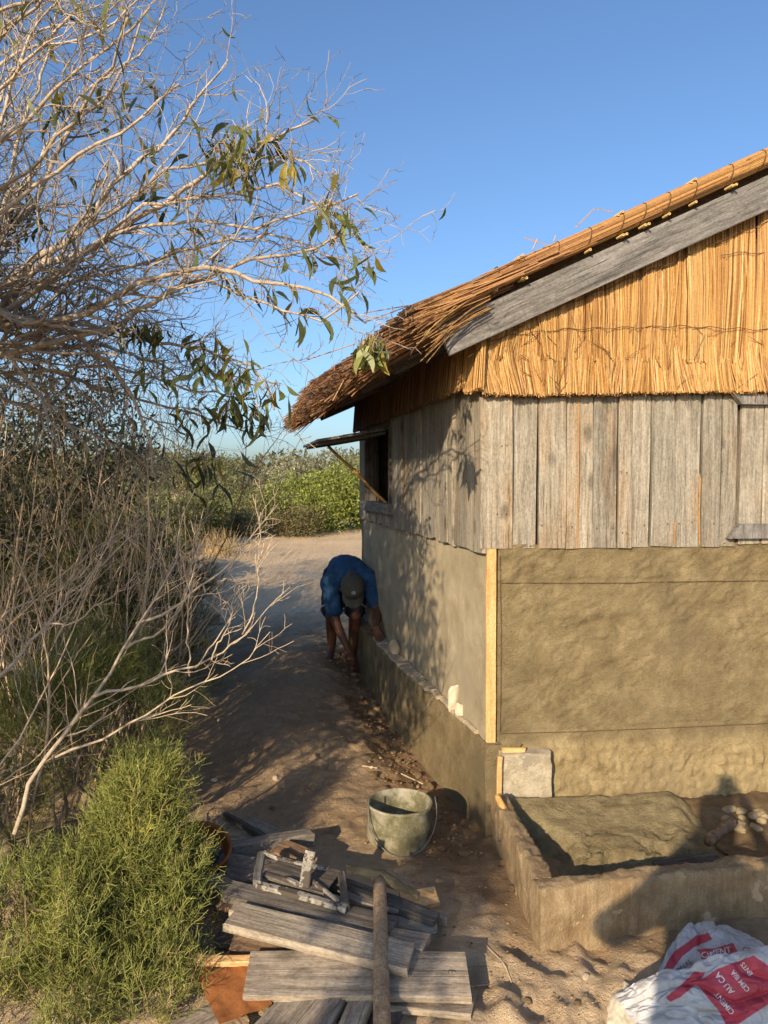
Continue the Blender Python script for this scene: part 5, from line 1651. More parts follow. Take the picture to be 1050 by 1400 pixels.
# rubble against the wall and a teal pot at its end
rr_ = np.random.default_rng(52)
for k in range(16):
    x, y = rr_.uniform(988, 1075), rr_.uniform(1104, 1134)
    p = atz(x, y, 0.10)
    sz = rr_.uniform(0.016, 0.038)
    o = link('rubble_stone', rock_mesh('rubble_stone', sz * 1.0, sz * 0.8, sz * 0.6, M_ROUGHBASE, 900 + k), None)
    o.location = p
    o.rotation_euler = (0, 0, rr_.random() * 6)
    tag(o, 'broken grey stone in the rubble between the wall and the basin', 'stone', 'rubble stones by the wall')
def lathe(prof, k=28, wob=0.0, seed=0):
    th = np.arange(k + 1) / k * 2 * np.pi
    prof = np.array(prof)
    R = prof[:, 0][:, None] * np.ones_like(th)[None]
    if wob:
        R = R * (1 + wob * fbm(np.cos(th)[None] * 1.3 + 0 * R, np.sin(th)[None] * 1.3 + 0 * R, prof[:, 1][:, None] * 5 + 0 * R, seed, 3))
    return np.stack([R * np.cos(th)[None], R * np.sin(th)[None], prof[:, 1][:, None] + 0 * R], -1)
M_TEAL = attr_mat('teal_plastic', 0.35, 0.5, 0.1)
m = MB()
m.grid(lathe([(0.0, 0), (0.055, 0), (0.062, 0.07), (0.066, 0.075), (0.063, 0.078), (0.058, 0.07), (0.05, 0.008), (0, 0.006)]), np.broadcast_to(V3(0.03, 0.12, 0.10), (8, 29, 3)))
o = m.build('teal_pot', M_TEAL, smooth=True)
o.location = at(1074, 1100, 3.36)
o.rotation_euler = (math.radians(65), 0, math.radians(-30))
tag(o, 'small teal plastic pot tipped over on the rubble at the wall foot', 'pot')

# stones on the ledge
for (px, py, sx, sy, sz, lb, sd, tilt) in ((638, 958, .044, .026, .088, 'tall pale rounded stone propped upright on the plinth ledge', 3, 0.15), (625, 972, .028, .022, .046, 'small white angular stone beside the tall pale stone on the ledge', 8, -0.2), (540, 886, .045, .025, .062, 'flat grey stone set on the ledge by the worker hand', 12, -0.1)):
    p = atz(px, py + sz / 2 * 250, Z_LEDGE + 0.01)
    o = link('ledge_rock', rock_mesh('ledge_rock', sx, sy, sz, M_PALE if sd != 12 else M_BRICK, sd, 3, 0.12), None)
    tt = np.dot(p - P0, LD)
    o.location = wl(tt, Z_LEDGE + sz * 0.82, ledge_w(tt) * 0.45)
    o.rotation_euler = (tilt * 0.5, tilt, 0.3)
    tag(o, lb, 'stone')

# ------------------------------------------------------------------ bucket
bx, by, _ = atz(546, 1148, 0.0)
bz = min(gz(bx + a, by + b) for a in (-.1, 0, .1) for b in (-.1, 0, .1)) + 0.004
bk = thing('bucket', 'dented grey-green bucket crusted with cement beside the plinth corner', 'bucket', V3(bx, by, bz))
M_BUCKET = mineral('cement_crusted_bucket', [(0.36, (0.07, 0.064, 0.036)), (0.50, (0.15, 0.138, 0.08)), (0.64, (0.25, 0.235, 0.15))], 9.0, 120.0, 0.4, 0.004, rough=0.6, patch=(0.30, 0.275, 0.21), patch_scale=9.0, patch_lo=0.50, patch_hi=0.62)
m = MB()
G = lathe([(0.0, 0.0), (0.130, 0.0), (0.137, 0.01), (0.141, 0.09), (0.143, 0.095), (0.143, 0.10), (0.141, 0.105), (0.142, 0.178), (0.146, 0.183), (0.146, 0.192), (0.140, 0.195), (0.137, 0.187), (0.133, 0.10), (0.128, 0.02), (0.0, 0.016)], 40, 0.13, 4)
G = G + V3(bx, by, bz)
m.grid(G)
m.build('body', M_BUCKET, bk, smooth=True)
m = MB()
th = np.linspace(-0.3, math.pi + 0.3, 20)
hp = np.column_stack([0.150 * np.cos(th), -0.06 - 0.10 * np.sin(th) * 0.9, 0.18 - 0.165 * np.sin(th)]) + V3(bx + 0.012, by, bz)
hp[:, 1] = np.minimum(hp[:, 1], by - 0.02)
m.tube(hp, 0.0028, 6)
m.build('handle', M_IRON, bk, smooth=True)
m = MB()
m.grid(lathe([(0.0, 0.07), (0.08, 0.078), (0.126, 0.062)], 24, 0.1, 9) + V3(bx, by, bz))
m.build('mortar_residue', M_MORTAR, bk, smooth=True)

# ------------------------------------------------------------------ pile of old boards
def board(name, a, b, w, th, mat, label, seed, roll=0.0, cat='plank', group='old boards in the pile', **kw):
    """board whose upper face runs from a to b (centre line); roll tips it towards the camera"""
    a, b = np.asarray(a, float), np.asarray(b, float)
    z = unit(b - a)
    side = unit(np.cross(UP, z))
    if side[1] > 0:
        side = -side
    up = unit(np.cross(z, side))
    if up[2] < 0:
        up = -up
    up = unit(up * math.cos(roll) + side * math.sin(roll))
    x = unit(np.cross(up, z))
    o = plank(name, w, th, np.linalg.norm(b - a), mat, frame((a + b) / 2 - up * th / 2, x, None, z), None, seed, **kw)
    tag(o, label, cat, group)
    return o
M_OLDGREY = wood('old_grey_board', (0.085, 0.075, 0.062), (0.18, 0.162, 0.138), (0.29, 0.265, 0.23), stain_amt=0.3)
B = board
B('old_plank', atz(338, 1330, .095), atz(640, 1331, .085), .165, .024, M_PILEWOOD, 'widest silvery board across the pile with a bent staple at its end', 1, 0.22)
B('old_plank', atz(318, 1247, .16), atz(562, 1306, .135), .115, .032, M_PILEWOOD, 'long grey board with a bright split edge slanting over the pile', 2, 0.12)
B('old_plank', atz(322, 1232, .150), atz(583, 1289, .115), .085, .026, M_PILEWOOD, 'long yellowish board with a pale sawn edge under the slanting grey board', 3, 0.05)
B('old_plank', atz(312, 1214, .155), atz(540, 1262, .125), .10, .026, M_OLDGREY, 'long dark board behind the yellowish one', 4, 0.0)
B('old_plank', atz(318, 1284, .10), atz(480, 1308, .085), .075, .022, M_BROWNWOOD, 'reddish-brown board wedged above the widest silvery board', 5, 0.35)
B('old_plank', atz(440, 1197, .145), atz(598, 1252, .10), .06, .04, M_DARKWOOD, 'dark square batten slanting down behind the pick handle', 6, 0.0)
B('old_plank', atz(490, 1250, .10), atz(597, 1268, .075), .06, .03, M_PILEWOOD, 'short grey batten end poking out under the dark one', 7, 0.0)
B('wood_offcut', atz(548, 1228, .075), atz(598, 1224, .07), .075, .02, M_NEWWOOD, 'small fresh offcut lying beyond the pick head', 8, 0.3, 'wood', None)
B('old_plank', atz(530, 1361, .045), atz(647, 1371, .035), .10, .022, M_PILEWOOD, 'grey board lying on the sand under the widest silvery board', 9, 0.0)
B('old_plank', atz(432, 1352, .07), atz(372, 1425, .04), .17, .022, M_OLDGREY, 'wide dark grey board running out from under the pile', 10, 0.0)
B('old_plank', atz(472, 1352, .065), atz(432, 1425, .045), .035, .022, M_OLDGREY, 'narrow dark grey strip beside the wide dark board', 11, 0.0)
B('old_plank', atz(500, 1352, .06), atz(470, 1425, .04), .075, .022, M_PILEWOOD, 'brownish board between the narrow strip and the pick handle', 12, 0.0)
B('old_plank', atz(535, 1375, .035), atz(505, 1430, .02), .09, .02, M_DARKWOOD, 'blackened board end under the pick handle', 13, 0.0)
B('old_plank', atz(262, 1307, .115), atz(346, 1310, .105), .03, .02, M_NEWWOOD, 'short yellow lath above the rusty sheet', 14, 0.2)
B('old_plank', atz(235, 1412, .04), atz(318, 1372, .05), .09, .02, M_PILEWOOD, 'grey board under the green shrub by the rusty sheet', 15, 0.0)
B('old_plank', atz(300, 1352, .065), atz(350, 1425, .03), .02, .02, M_BROWNWOOD, 'thin stick lying across the rusty sheet', 16, 0.0)
B('old_timber', atz(282, 1158, .125), atz(424, 1136, .115), .058, .055, M_OLDGREY, 'squared grey timber with a frayed end at the back of the pile', 17, 0.0, rag=0.02)
B('old_plank', atz(296, 1178, .10), atz(375, 1192, .095), .14, .025, M_OLDGREY, 'wide grey board tucked under the squared timber', 18, 0.15)
B('old_plank', atz(308, 1110, .035), atz(368, 1146, .045), .022, .03, M_DARKWOOD, 'thin dark lath half buried in the sand behind the pile', 19, 0.0)
B('old_plank', atz(333, 1120, .03), atz(378, 1142, .03), .09, .018, M_PILEWOOD, 'short board half buried in the sand beside the dark lath', 20, 0.0)
B('old_plank', atz(380, 1155, .12), atz(420, 1172, .12), .085, .03, M_BROWNWOOD, 'brown board end behind the painted bracket', 21, 0.2)
B('old_plank', atz(360, 1222, .085), atz(560, 1270, .055), .16, .024, M_PILEWOOD, 'dark board at the heart of the pile', 22, 0.0)
B('old_plank', atz(345, 1300, .05), atz(560, 1322, .04), .14, .024, M_OLDGREY, 'grey board hidden beneath the slanting boards', 23, 0.0)
B('old_plank', atz(300, 1270, .06), atz(480, 1285, .06), .14, .024, M_DARKWOOD, 'dark board below the long slanting boards', 24, 0.0)
B('old_plank', atz(268, 1190, .10), atz(345, 1226, .12), .07, .022, M_PILEWOOD, 'pale board end sticking out of the shrub beside the rusty tin', 25, 0.1)
B('old_plank', atz(470, 1216, .135), atz(560, 1238, .115), .05, .02, M_PILEWOOD, 'pale lath behind the pick head', 26, 0.0)
B('old_plank', atz(430, 1262, .14), atz(578, 1296, .11), .045, .02, M_OLDGREY, 'thin grey lath under the slanting board end', 27, 0.1)
B('old_plank', atz(300, 1232, .13), atz(420, 1252, .135), .06, .02, M_BROWNWOOD, 'brown lath between the long boards near the shrub', 28, 0.1)
B('wood_offcut', atz(585, 1246, .05), atz(612, 1252, .05), .035, .03, M_PILEWOOD, 'small square offcut at the end of the battens', 29, 0.0, 'wood', None)
# staple
m = MB()
q = atz(616, 1333, .09)
m.tube(np.array([q + V3(-0.008, 0.012, 0.004), q + V3(-0.003, -0.008, 0.012), q + V3(0.004, -0.010, 0.010), q + V3(0.006, 0.012, 0.004)]), 0.0016, 5)
o = m.build('staple', M_IRON)
tag(o, 'bent iron staple in the end of the widest silvery board', 'staple')
# painted bracket: remains of a frame
M_CHIPPED = mineral('chipped_white_paint', [(0.34, (0.14, 0.125, 0.10)), (0.5, (0.28, 0.26, 0.22)), (0.66, (0.48, 0.46, 0.41))], 22.0, 120.0, 0.6, 0.004, patch=(0.085, 0.07, 0.055), patch_scale=26.0, patch_lo=0.50, patch_hi=0.54)
fr = thing('broken_frame', 'broken wooden frame with chipped white paint on top of the pile', 'frame', atz(400, 1215, .15))
def stickpart(name, a, b, w, th, mat, seed, up=UP):
    a, b = np.asarray(a, float), np.asarray(b, float)
    z = unit(b - a)
    x = unit(np.cross(up, z))
    return plank(name, w, th, np.linalg.norm(b - a), mat, frame((a + b) / 2, x, None, z), fr, seed)
stickpart('rail', atz(352, 1210, .165), atz(474, 1243, .145), .028, .018, M_CHIPPED, 1)
stickpart('panel', atz(372, 1184, .17), atz(455, 1208, .155), .16, .012, M_DARKWOOD, 2)
stickpart('rail', atz(362, 1164, .19), atz(446, 1189, .17), .018, .014, M_CHIPPED, 3)
stickpart('rail', atz(358, 1168, .18), atz(352, 1207, .175), .03, .022, M_GREYWOOD, 4)
stickpart('rail', atz(466, 1195, .16), atz(472, 1238, .15), .028, .02, M_DARKWOOD, 9)
ub = atz(416, 1212, .165)
stickpart('post', ub, ub + V3(0.02, 0.03, 0.115), .036, .020, M_CHIPPED, 5, up=V3(0, -1, 0.2))
stickpart('brace', atz(385, 1202, .172), atz(410, 1209, .172), .020, .010, M_CHIPPED, 6)
stickpart('brace', atz(428, 1205, .17), atz(462, 1232, .16), .014, .012, M_CHIPPED, 7)
# rusty sheet and rusty drum end
m = MB()
u_, v_ = np.meshgrid(np.linspace(0, 1, 30), np.linspace(0, 1, 30), indexing='ij')
c00, c10, c01, c11 = atz(262, 1320, .085), atz(350, 1312, .09), atz(300, 1400, .05), atz(372, 1372, .06)
G = (c00 * ((1 - u_) * (1 - v_))[..., None] + c10 * (u_ * (1 - v_))[..., None] + c01 * ((1 - u_) * v_)[..., None] + c11 * (u_ * v_)[..., None])
G = G + UP * (0.006 * fbm(u_ * 4, v_ * 4, 0, 5, 3))[..., None]
m.grid(G)
m.grid(G - UP * 0.003, flip=True)
M_RUSTY = mineral('orange_rust', [(0.30, (0.16, 0.055, 0.018)), (0.52, (0.30, 0.115, 0.035)), (0.72, (0.42, 0.19, 0.07))], 8.0, 120.0, 0.6, 0.004)
o = m.build('rusty_sheet', M_RUSTY, smooth=True)
tag(o, 'orange rusted metal sheet under the boards beside the green shrub', 'sheet')
m = MB()
G = lathe([(0.10, 0.0), (0.11, 0.01), (0.112, 0.16), (0.118, 0.165), (0.118, 0.175), (0.108, 0.175), (0.104, 0.16), (0.10, 0.02), (0, 0.015)], 30, 0.05, 3)
m.grid(G)
o = m.build('rusty_tin', M_RUSTY, smooth=True)
o.location = atz(268, 1205, 0.0) + V3(0, 0, 0.02)
o.rotation_euler = (math.radians(20), math.radians(14), 0)
tag(o, 'rusty brown tin half hidden in the green shrub', 'tin')

# ------------------------------------------------------------------ pick lying over the pile
pk = thing('pick', 'mud-caked pick with a smooth round wooden handle lying over the boards', 'pick', atz(522, 1215, .15))
hA, hB = at(519, 1203, 2.56), at(523, 1440, 1.92)
m = MB()
f = np.linspace(0, 1, 14)
m.tube(hA + (hB - hA) * f[:, None] + V3(0, 0, 1) * (0.004 * np.sin(f * 5))[:, None], 0.0225 + 0.0035 * f, 14)
M_HANDLE = wood('worn_handle', (0.16, 0.115, 0.075), (0.26, 0.195, 0.13), (0.36, 0.285, 0.20), stain_amt=0.3)
o = m.build('handle', M_HANDLE, pk, smooth=True)
m = MB()
hd = [at(474, 1188, 2.56), at(497, 1190, 2.57), at(519, 1198, 2.57), at(542, 1210, 2.57), at(572, 1224, 2.55)]
rad = [(0.005, 0.022), (0.010, 0.021), (0.024, 0.028), (0.012, 0.019), (0.006, 0.014)]
q, rr2 = resample(hd, 15), np.column_stack([np.interp(np.linspace(0, 4, 15), range(5), [r_[k] for r_ in rad]) for k in (0, 1)])
tg = unit(np.gradient(q, axis=0))
sv = unit(np.cross(tg, V3(0, 1, 0.25)))
nv = np.cross(sv, tg)
th = np.arange(12) / 12 * 2 * np.pi
G = q[:, None] + rr2[:, 0][:, None, None] * np.cos(th)[None, :, None] * sv[:, None] + rr2[:, 1][:, None, None] * np.sin(th)[None, :, None] * nv[:, None]
G = G + 0.010 * np.stack([fbm(G[..., 0] * 40 + k * 7, G[..., 1] * 40, G[..., 2] * 40, 8, 3) for k in range(3)], -1)
m.grid(np.concatenate([G, G[:, :1]], 1))
for e, c in ((G[0], q[0]), (G[-1], q[-1])):
    m.add(np.vstack([e, c]), t=[[i, (i + 1) % 12, 12] for i in range(12)])
m.build('head', M_MORTAR, pk, smooth=True)

# ------------------------------------------------------------------ cement bag and white sack
def bez(C, nu, nv):
    C = np.array([[at(*p) for p in row] for row in C])
    def bern(n, t):
        return np.array([math.comb(n, k) * t ** k * (1 - t) ** (n - k) for k in range(n + 1)])
    u, v = np.linspace(0, 1, nu), np.linspace(0, 1, nv)
    bu, bv = bern(C.shape[1] - 1, u), bern(C.shape[0] - 1, v)
    return np.einsum('iu,jv,jik->uvk', bu, bv, C), np.meshgrid(u, v, indexing='ij')
def px_of(P):
    d = P - OO
    fw = d[..., 1] * CP - d[..., 2] * SP
    up = d[..., 1] * SP + d[..., 2] * CP
    return 525 + FPX * d[..., 0] / fw, 700 - FPX * up / fw
def inside(px, py, poly):
    r = np.zeros(px.shape, bool)
    n = len(poly)
    for i in range(n):
        (x0, y0), (x1, y1) = poly[i], poly[(i + 1) % n]
        c = ((y0 > py) != (y1 > py)) & (px < (x1 - x0) * (py - y0) / ((y1 - y0) or 1e-9) + x0)
        r ^= c
    return r
def weave(name, col, rough=0.5):
    m, nt, b = newmat(name, rough, 0.4)
    tc = nd(nt, 'TexCoord').outputs['Object']
    w = nd(nt, 'TexWave', {'Vector': tc, 'Scale': 130.0, 'Distortion': 0.6})
    w2 = nd(nt, 'TexWave', {'Vector': tc, 'Scale': 130.0, 'Distortion': 0.6}, bands_direction='Y')
    h = math_(nt, 'ADD', w.outputs['Fac'], w2.outputs['Fac'])
    n = noise(nt, tc, 14.0, 5, 0.65)
    dirt = nd(nt, 'MapRange', {'Value': n, 'From Min': 0.42, 'From Max': 0.75}).outputs[0]
    c = mix(nt, math_(nt, 'MULTIPLY', dirt, 0.75), col, tuple(0.5 * k * t for k, t in zip(col, (1.0, 0.92, 0.8))))
    nt.links.new(c, b.inputs['Base Color'])
    bump(nt, b, math_(nt, 'ADD', math_(nt, 'MULTIPLY', h, 0.3), n), 0.45, 0.004)
    return m
M_BAGW, M_BAGR, M_BAGT = weave('woven_sack_white', (0.46, 0.47, 0.48)), weave('woven_sack_red', (0.46, 0.055, 0.085)), weave('woven_sack_print', (0.70, 0.68, 0.68))
M_BAGD = weave('woven_sack_dark_print', (0.16, 0.15, 0.15))
zf = lambda X, Yp: (880 + X / 6.176, 1260 + Yp / 6.176)
bag = thing('cement_bag', 'crumpled white and red printed cement bag on the sand before the basin', 'bag', atz(980, 1410, 0.0))
def sheet(name, C, nu, nv, reds, seed, amp):
    G, (U, Vv) = bez(C, nu, nv)
    e1 = unit(np.gradient(G, axis=0))
    e2 = unit(np.gradient(G, axis=1))
    N = unit(np.cross(e1, e2))
    fold = amp * fbm(U * 5 + 0.8 * Vv, Vv * 3 + U, 0, seed, 4) + amp * 0.7 * np.abs(fbm(U * 9 + Vv * 3, Vv * 5 - U * 2, 0, seed + 4, 3))
    cr1 = np.abs(fbm(U * 3.1 + 1.7 * Vv + seed, Vv * 2.3 - U, 2, seed + 11, 2))
    fold = fold + amp * 1.1 * np.minimum(cr1 / 0.16, 1.0)
    cr2 = np.abs(fbm(U * 8 - 2.5 * Vv, Vv * 6 + U * 2, 5, seed + 13, 2))
    fold = fold + amp * 0.35 * np.minimum(cr2 / 0.12, 1.0)
    G = G + N * fold[..., None]
    fx, fy = px_of((G[:-1, :-1] + G[1:, 1:]) / 2)
    mi = np.zeros(fx.shape, int)
    for poly in reds:
        mi[inside(fx, fy, poly)] = 1
    m = MB()
    m.grid(G, mi=mi.ravel())
    m.grid(G - N * 0.0025, flip=True)
    o = m.build(name, [M_BAGW, M_BAGR], bag, smooth=True)
    a, b_ = G.shape[:2]
    vs = [Vector(p) for p in G.reshape(-1, 3)]
    fs = [(i * b_ + j, (i + 1) * b_ + j, (i + 1) * b_ + j + 1, i * b_ + j + 1) for i in range(a - 1) for j in range(b_ - 1)]
    return o, BVHTree.FromPolygons(vs, fs)
def printed(text, px, py, dirx, diry, size, bvh, mat, parent):
    """flat print: letters laid on the folded sheet, each point moved onto the cloth"""
    me = LETTERS[text].copy()
    import bmesh
    bm = bmesh.new()
    bm.from_mesh(me)
    bmesh.ops.triangulate(bm, faces=bm.faces[:])
    bmesh.ops.subdivide_edges(bm, edges=[e for e in bm.edges if e.calc_length() > 0.2], cuts=2)
    bmesh.ops.triangulate(bm, faces=bm.faces[:])
    ok = True
    dl = math.hypot(*dirx)
    dx = (dirx[0] / dl, dirx[1] / dl)
    dy = (diry[0], diry[1])
    dead = []
    for v in bm.verts:
        x = px + size * (dx[0] * v.co.x + dy[0] * v.co.y)
        y = py + size * (dx[1] * v.co.x + dy[1] * v.co.y)
        d = Vector(ray(x, y)).normalized()
        h = bvh.ray_cast(Vector(OO), d)
        if h[0] is None:
            dead.append(v)
        else:
            v.co = h[0] - d * 0.0016
    bmesh.ops.delete(bm, geom=dead, context='VERTS')
    bm.to_mesh(me)
    bm.free()
    me.name = 'lettering'
    me.materials.clear()
    me.materials.append(mat)
    return link('lettering', me, parent)
flapC = [[(890, 1354, 2.25), (930, 1347, 2.235), (985, 1325, 2.22), (1060, 1315, 2.22)],
         [(910, 1318, 2.33), (945, 1308, 2.31), (988, 1298, 2.30), (1056, 1308, 2.29)],
         [(932, 1270, 2.43), (952, 1266, 2.45), (990, 1258, 2.45), (1052, 1304, 2.37)]]
flap_o, flap_b = sheet('back_flap', flapC, 170, 110, [[zf(545, 95), zf(580, 150), zf(420, 220), zf(330, 290), zf(270, 370), zf(180, 500), zf(120, 520), zf(200, 340), zf(260, 250), zf(350, 190), zf(440, 120)], [zf(480, 270), zf(440, 235), zf(600, 225), zf(755, 178), zf(800, 268), zf(650, 282), zf(490, 318)]], 3, 0.012)
frontC = [[(880, 1424, 2.09), (930, 1418, 2.07), (985, 1424, 2.06), (1045, 1428, 2.05), (1095, 1424, 2.05)],
          [(866, 1398, 2.12), (915, 1380, 2.09), (972, 1385, 2.09), (1035, 1380, 2.08), (1090, 1378, 2.08)],
          [(858, 1378, 2.15), (900, 1350, 2.12), (962, 1340, 2.12), (1025, 1330, 2.11), (1085, 1335, 2.10)],
          [(850, 1372, 2.20), (898, 1338, 2.17), (958, 1322, 2.16), (1022, 1293, 2.17), (1080, 1292, 2.16)]]
front_o, front_b = sheet('front_fold', frontC, 230, 150, [[zf(930, 285), zf(1050, 370), zf(1120, 420), zf(1120, 660), zf(1050, 700), zf(800, 865), zf(690, 865), zf(640, 760), zf(520, 620), zf(480, 560), zf(430, 530), zf(620, 400)], [zf(185, 640), zf(225, 678), zf(310, 640), zf(480, 500), zf(520, 430), zf(430, 420), zf(330, 520)]], 8, 0.016)
rd = (-205, -250)
ud = (-0.77, 0.63)
printed('CIMENT', *zf(770, 765), rd, ud, 10.2, front_b, M_BAGT, front_o)
printed('AU CA', *zf(770, 590), rd, ud, 11.5, front_b, M_BAGT, front_o)
printed('CEM II/A', *zf(900, 575), rd, ud, 9.5, front_b, M_BAGT, front_o)
printed('ENTS', *zf(925, 440), rd, ud, 9.0, front_b, M_BAGT, front_o)
printed('CIMENT', *zf(490, 310), (280, -58), (-0.2, -0.98), 11.5, flap_b, M_BAGT, flap_o)
printed('EGONAL', *zf(225, 490), (230, -175), (-0.60, -0.80), 9.8, flap_b, M_BAGD, flap_o)
printed('GE', *zf(830, 250), (100, 20), (0.1, -0.99), 9.5, flap_b, M_BAGD, flap_o)
# sides of the heap under the cloth
sk = MB()
G, (U, Vv) = bez([[(812, 1418, 2.12), (835, 1420, 2.10), (862, 1424, 2.09), (890, 1428, 2.07)], [(824, 1392, 2.17), (842, 1385, 2.13), (862, 1380, 2.12), (885, 1400, 2.10)], [(842, 1348, 2.27), (850, 1336, 2.26), (862, 1345, 2.24), (880, 1362, 2.20)]], 40, 40)
N = unit(np.cross(np.gradient(G, axis=0), np.gradient(G, axis=1)))
G = G + N * (0.012 * fbm(U * 4, Vv * 3, 0, 6, 4) + 0.008 * np.abs(fbm(U * 8 + Vv * 4, Vv * 3, 0, 7, 3)))[..., None]
sk.grid(G)
sk.grid(G - N * 0.003, flip=True)
o = sk.build('white_sack', weave('plain_sack', (0.66, 0.60, 0.46)), smooth=True)
tag(o, 'plain cream woven sack crumpled against the printed cement bag', 'sack')

# ------------------------------------------------------------------ bits on the sand
def mud():
    r = np.random.default_rng(71)
    m = MB()
    me = rock_mesh('tmp', 1, 1, 1, M_MUD, 4, 1, 0.3)
    co = np.array([v.co[:] for v in me.vertices])
    fa = np.array([p.vertices[:] for p in me.polygons])
    bpy.data.meshes.remove(me)
    for _ in range(700):
        t, dd = r.uniform(-0.3, 3.3), abs(r.normal(0.0, 0.16)) + 0.10
        p = wl(t, 0, dd)
        sz = r.uniform(0.003, 0.011) * (1 + 1.6 * (r.random() < 0.06))
        p[2] = gz(p[0], p[1]) + sz * 0.3
        a = r.random() * 6
        R = np.array([[math.cos(a), -math.sin(a), 0], [math.sin(a), math.cos(a), 0], [0, 0, 1]])
        m.add(p + (co * V3(1.3, 1, 0.8) * sz) @ R.T, t=fa, c=V3(1, 1, 1) * r.uniform(0.9, 2.2))
    for _ in range(500):
        x, y = r.uniform(0.05, 1.3), r.uniform(2.05, 3.2)
        if (y > 2.45 + 0.16 * (x - 0.5) and x > 0.45 + 0.2 * (3.3 - y) - 0.1):
            continue
        sz = r.uniform(0.002, 0.006)
        m.add(V3(x, y, gz(x, y) + sz * 0.3) + co * V3(1.3, 1, 0.8) * sz, t=fa, c=V3(1.3, 1.3, 1.3) * r.uniform(1.0, 2.4))
    o = m.build('mud_clods', M_MUD, None, kind='stuff')
    tag(o, 'loose clods of dug earth along the foot of the plinth', 'earth', None, 'stuff')
mud()
for k, (px, py, sz, mt, lb) in enumerate([(292, 1067, .018, M_PALE, 'small white stone on the shaded path'), (378, 1064, .026, M_BRICK, 'reddish stone in the middle of the shaded path'), (372, 1105, .016, M_MUD, 'dark pebble on the path behind the half-buried boards'), (508, 1049, .012, M_PALE, 'white chip on the sand above the bucket'), (430, 1020, .014, M_BRICK, 'small tan stone on the sand heap'), (300, 985, .016, M_BRICK, 'small stone at the shrub edge of the path'), (700, 1215, .018, M_MUD, 'dark clod beside the basin side wall'), (688, 1180, .020, M_MUD, 'earthy lump between bucket and basin'), (800, 1335, .014, M_BRICK, 'small stone on the sunlit sand before the basin'), (722, 1368, .013, M_MUD, 'dark pebble on the sunlit sand'), (586, 1075, .035, M_MUD, 'large damp clod behind the bucket by the plinth'), (572, 1060, .028, M_MUD, 'damp clod resting in the trench'), (790, 1372, .012, M_MUD, 'tiny dark clod near the cream sack')]):
    p = atz(px, py, 0.0)
    for _ in range(4):
        p = atz(px, py, gz(p[0], p[1]) + sz * 0.4)
    o = link('stone', rock_mesh('stone', sz * 1.2, sz, sz * 0.75, mt, 950 + k), None)
    o.location = p
    o.rotation_euler = (0, 0, k * 1.3)
    tag(o, lb, 'stone')
cb = MB()
p = atz(292, 838, 0.1)
p[2] = gz(p[0], p[1]) + 0.06
rough_block(cb, p, V3(0.07, 0.02, 0), V3(-0.02, 0.07, 0), V3(0, 0, 0.075), 15)
o = cb.build('concrete_block', M_BRICK, smooth=True)
tag(o, 'small grey concrete block at the edge of the shrubs by the path', 'block')
def twig(pl, r, label, k):
    pts = []
    for x, y in pl:
        q = atz(x, y, 0.0)
        for _ in range(3):
            q = atz(x, y, gz(q[0], q[1]) + r)
        pts.append(q)
    m = MB()
    m.tube(resample(pts, 8), r, 5, V3(0.42, 0.32, 0.21))
    o = m.build('twig', M_TWIG)
    tag(o, label, 'twig')
twig([(370, 915), (395, 913), (415, 909)], .005, 'pale stick lying on the shaded sand heap', 0)
twig([(545, 1056), (570, 1068), (592, 1078)], .004, 'thin stick in the dug earth behind the bucket', 1)
twig([(495, 1047), (516, 1050)], .004, 'short white stick above the bucket', 2)
twig([(662, 1290), (690, 1318), (700, 1345)], .003, 'curved root on the sand before the basin', 3)
twig([(600, 1335), (640, 1350), (668, 1346)], .003, 'thin twig on the sunlit sand beside the boards', 4)
twig([(282, 1130), (282, 1112), (300, 1096)], .003, 'thin bent wire standing in the sand behind the pile', 5)
# litter of fine twigs and leaves under the shrubs and along the path
def litter_():
    r = np.random.default_rng(77)
    n = 2600
    x = r.normal(-1.2, 0.7, n)
    y = r.uniform(2.2, 9.0, n)
    ok = plinth_dist(x, y) > 0.2
    x, y = x[ok], y[ok]
    n = len(x)
    z = ground_z(x, y) + 0.003
    a = r.random(n) * 6.28
    L = r.uniform(0.015, 0.07, n)
    d = np.column_stack([np.cos(a), np.sin(a), r.normal(0, 0.15, n)])
    p = np.column_stack([x, y, z])
    m = MB()
    m.strands([p, p + d * L[:, None]], [0.0013, 0.0008], 3, V3(0.26, 0.19, 0.12) * r.uniform(0.5, 1.5, (n, 1)))
    o = m.build('twig_litter', M_TWIG, None, kind='stuff')
    tag(o, 'scattered dry twig litter on the sand under the shrubs', 'litter', None, 'stuff')
litter_()
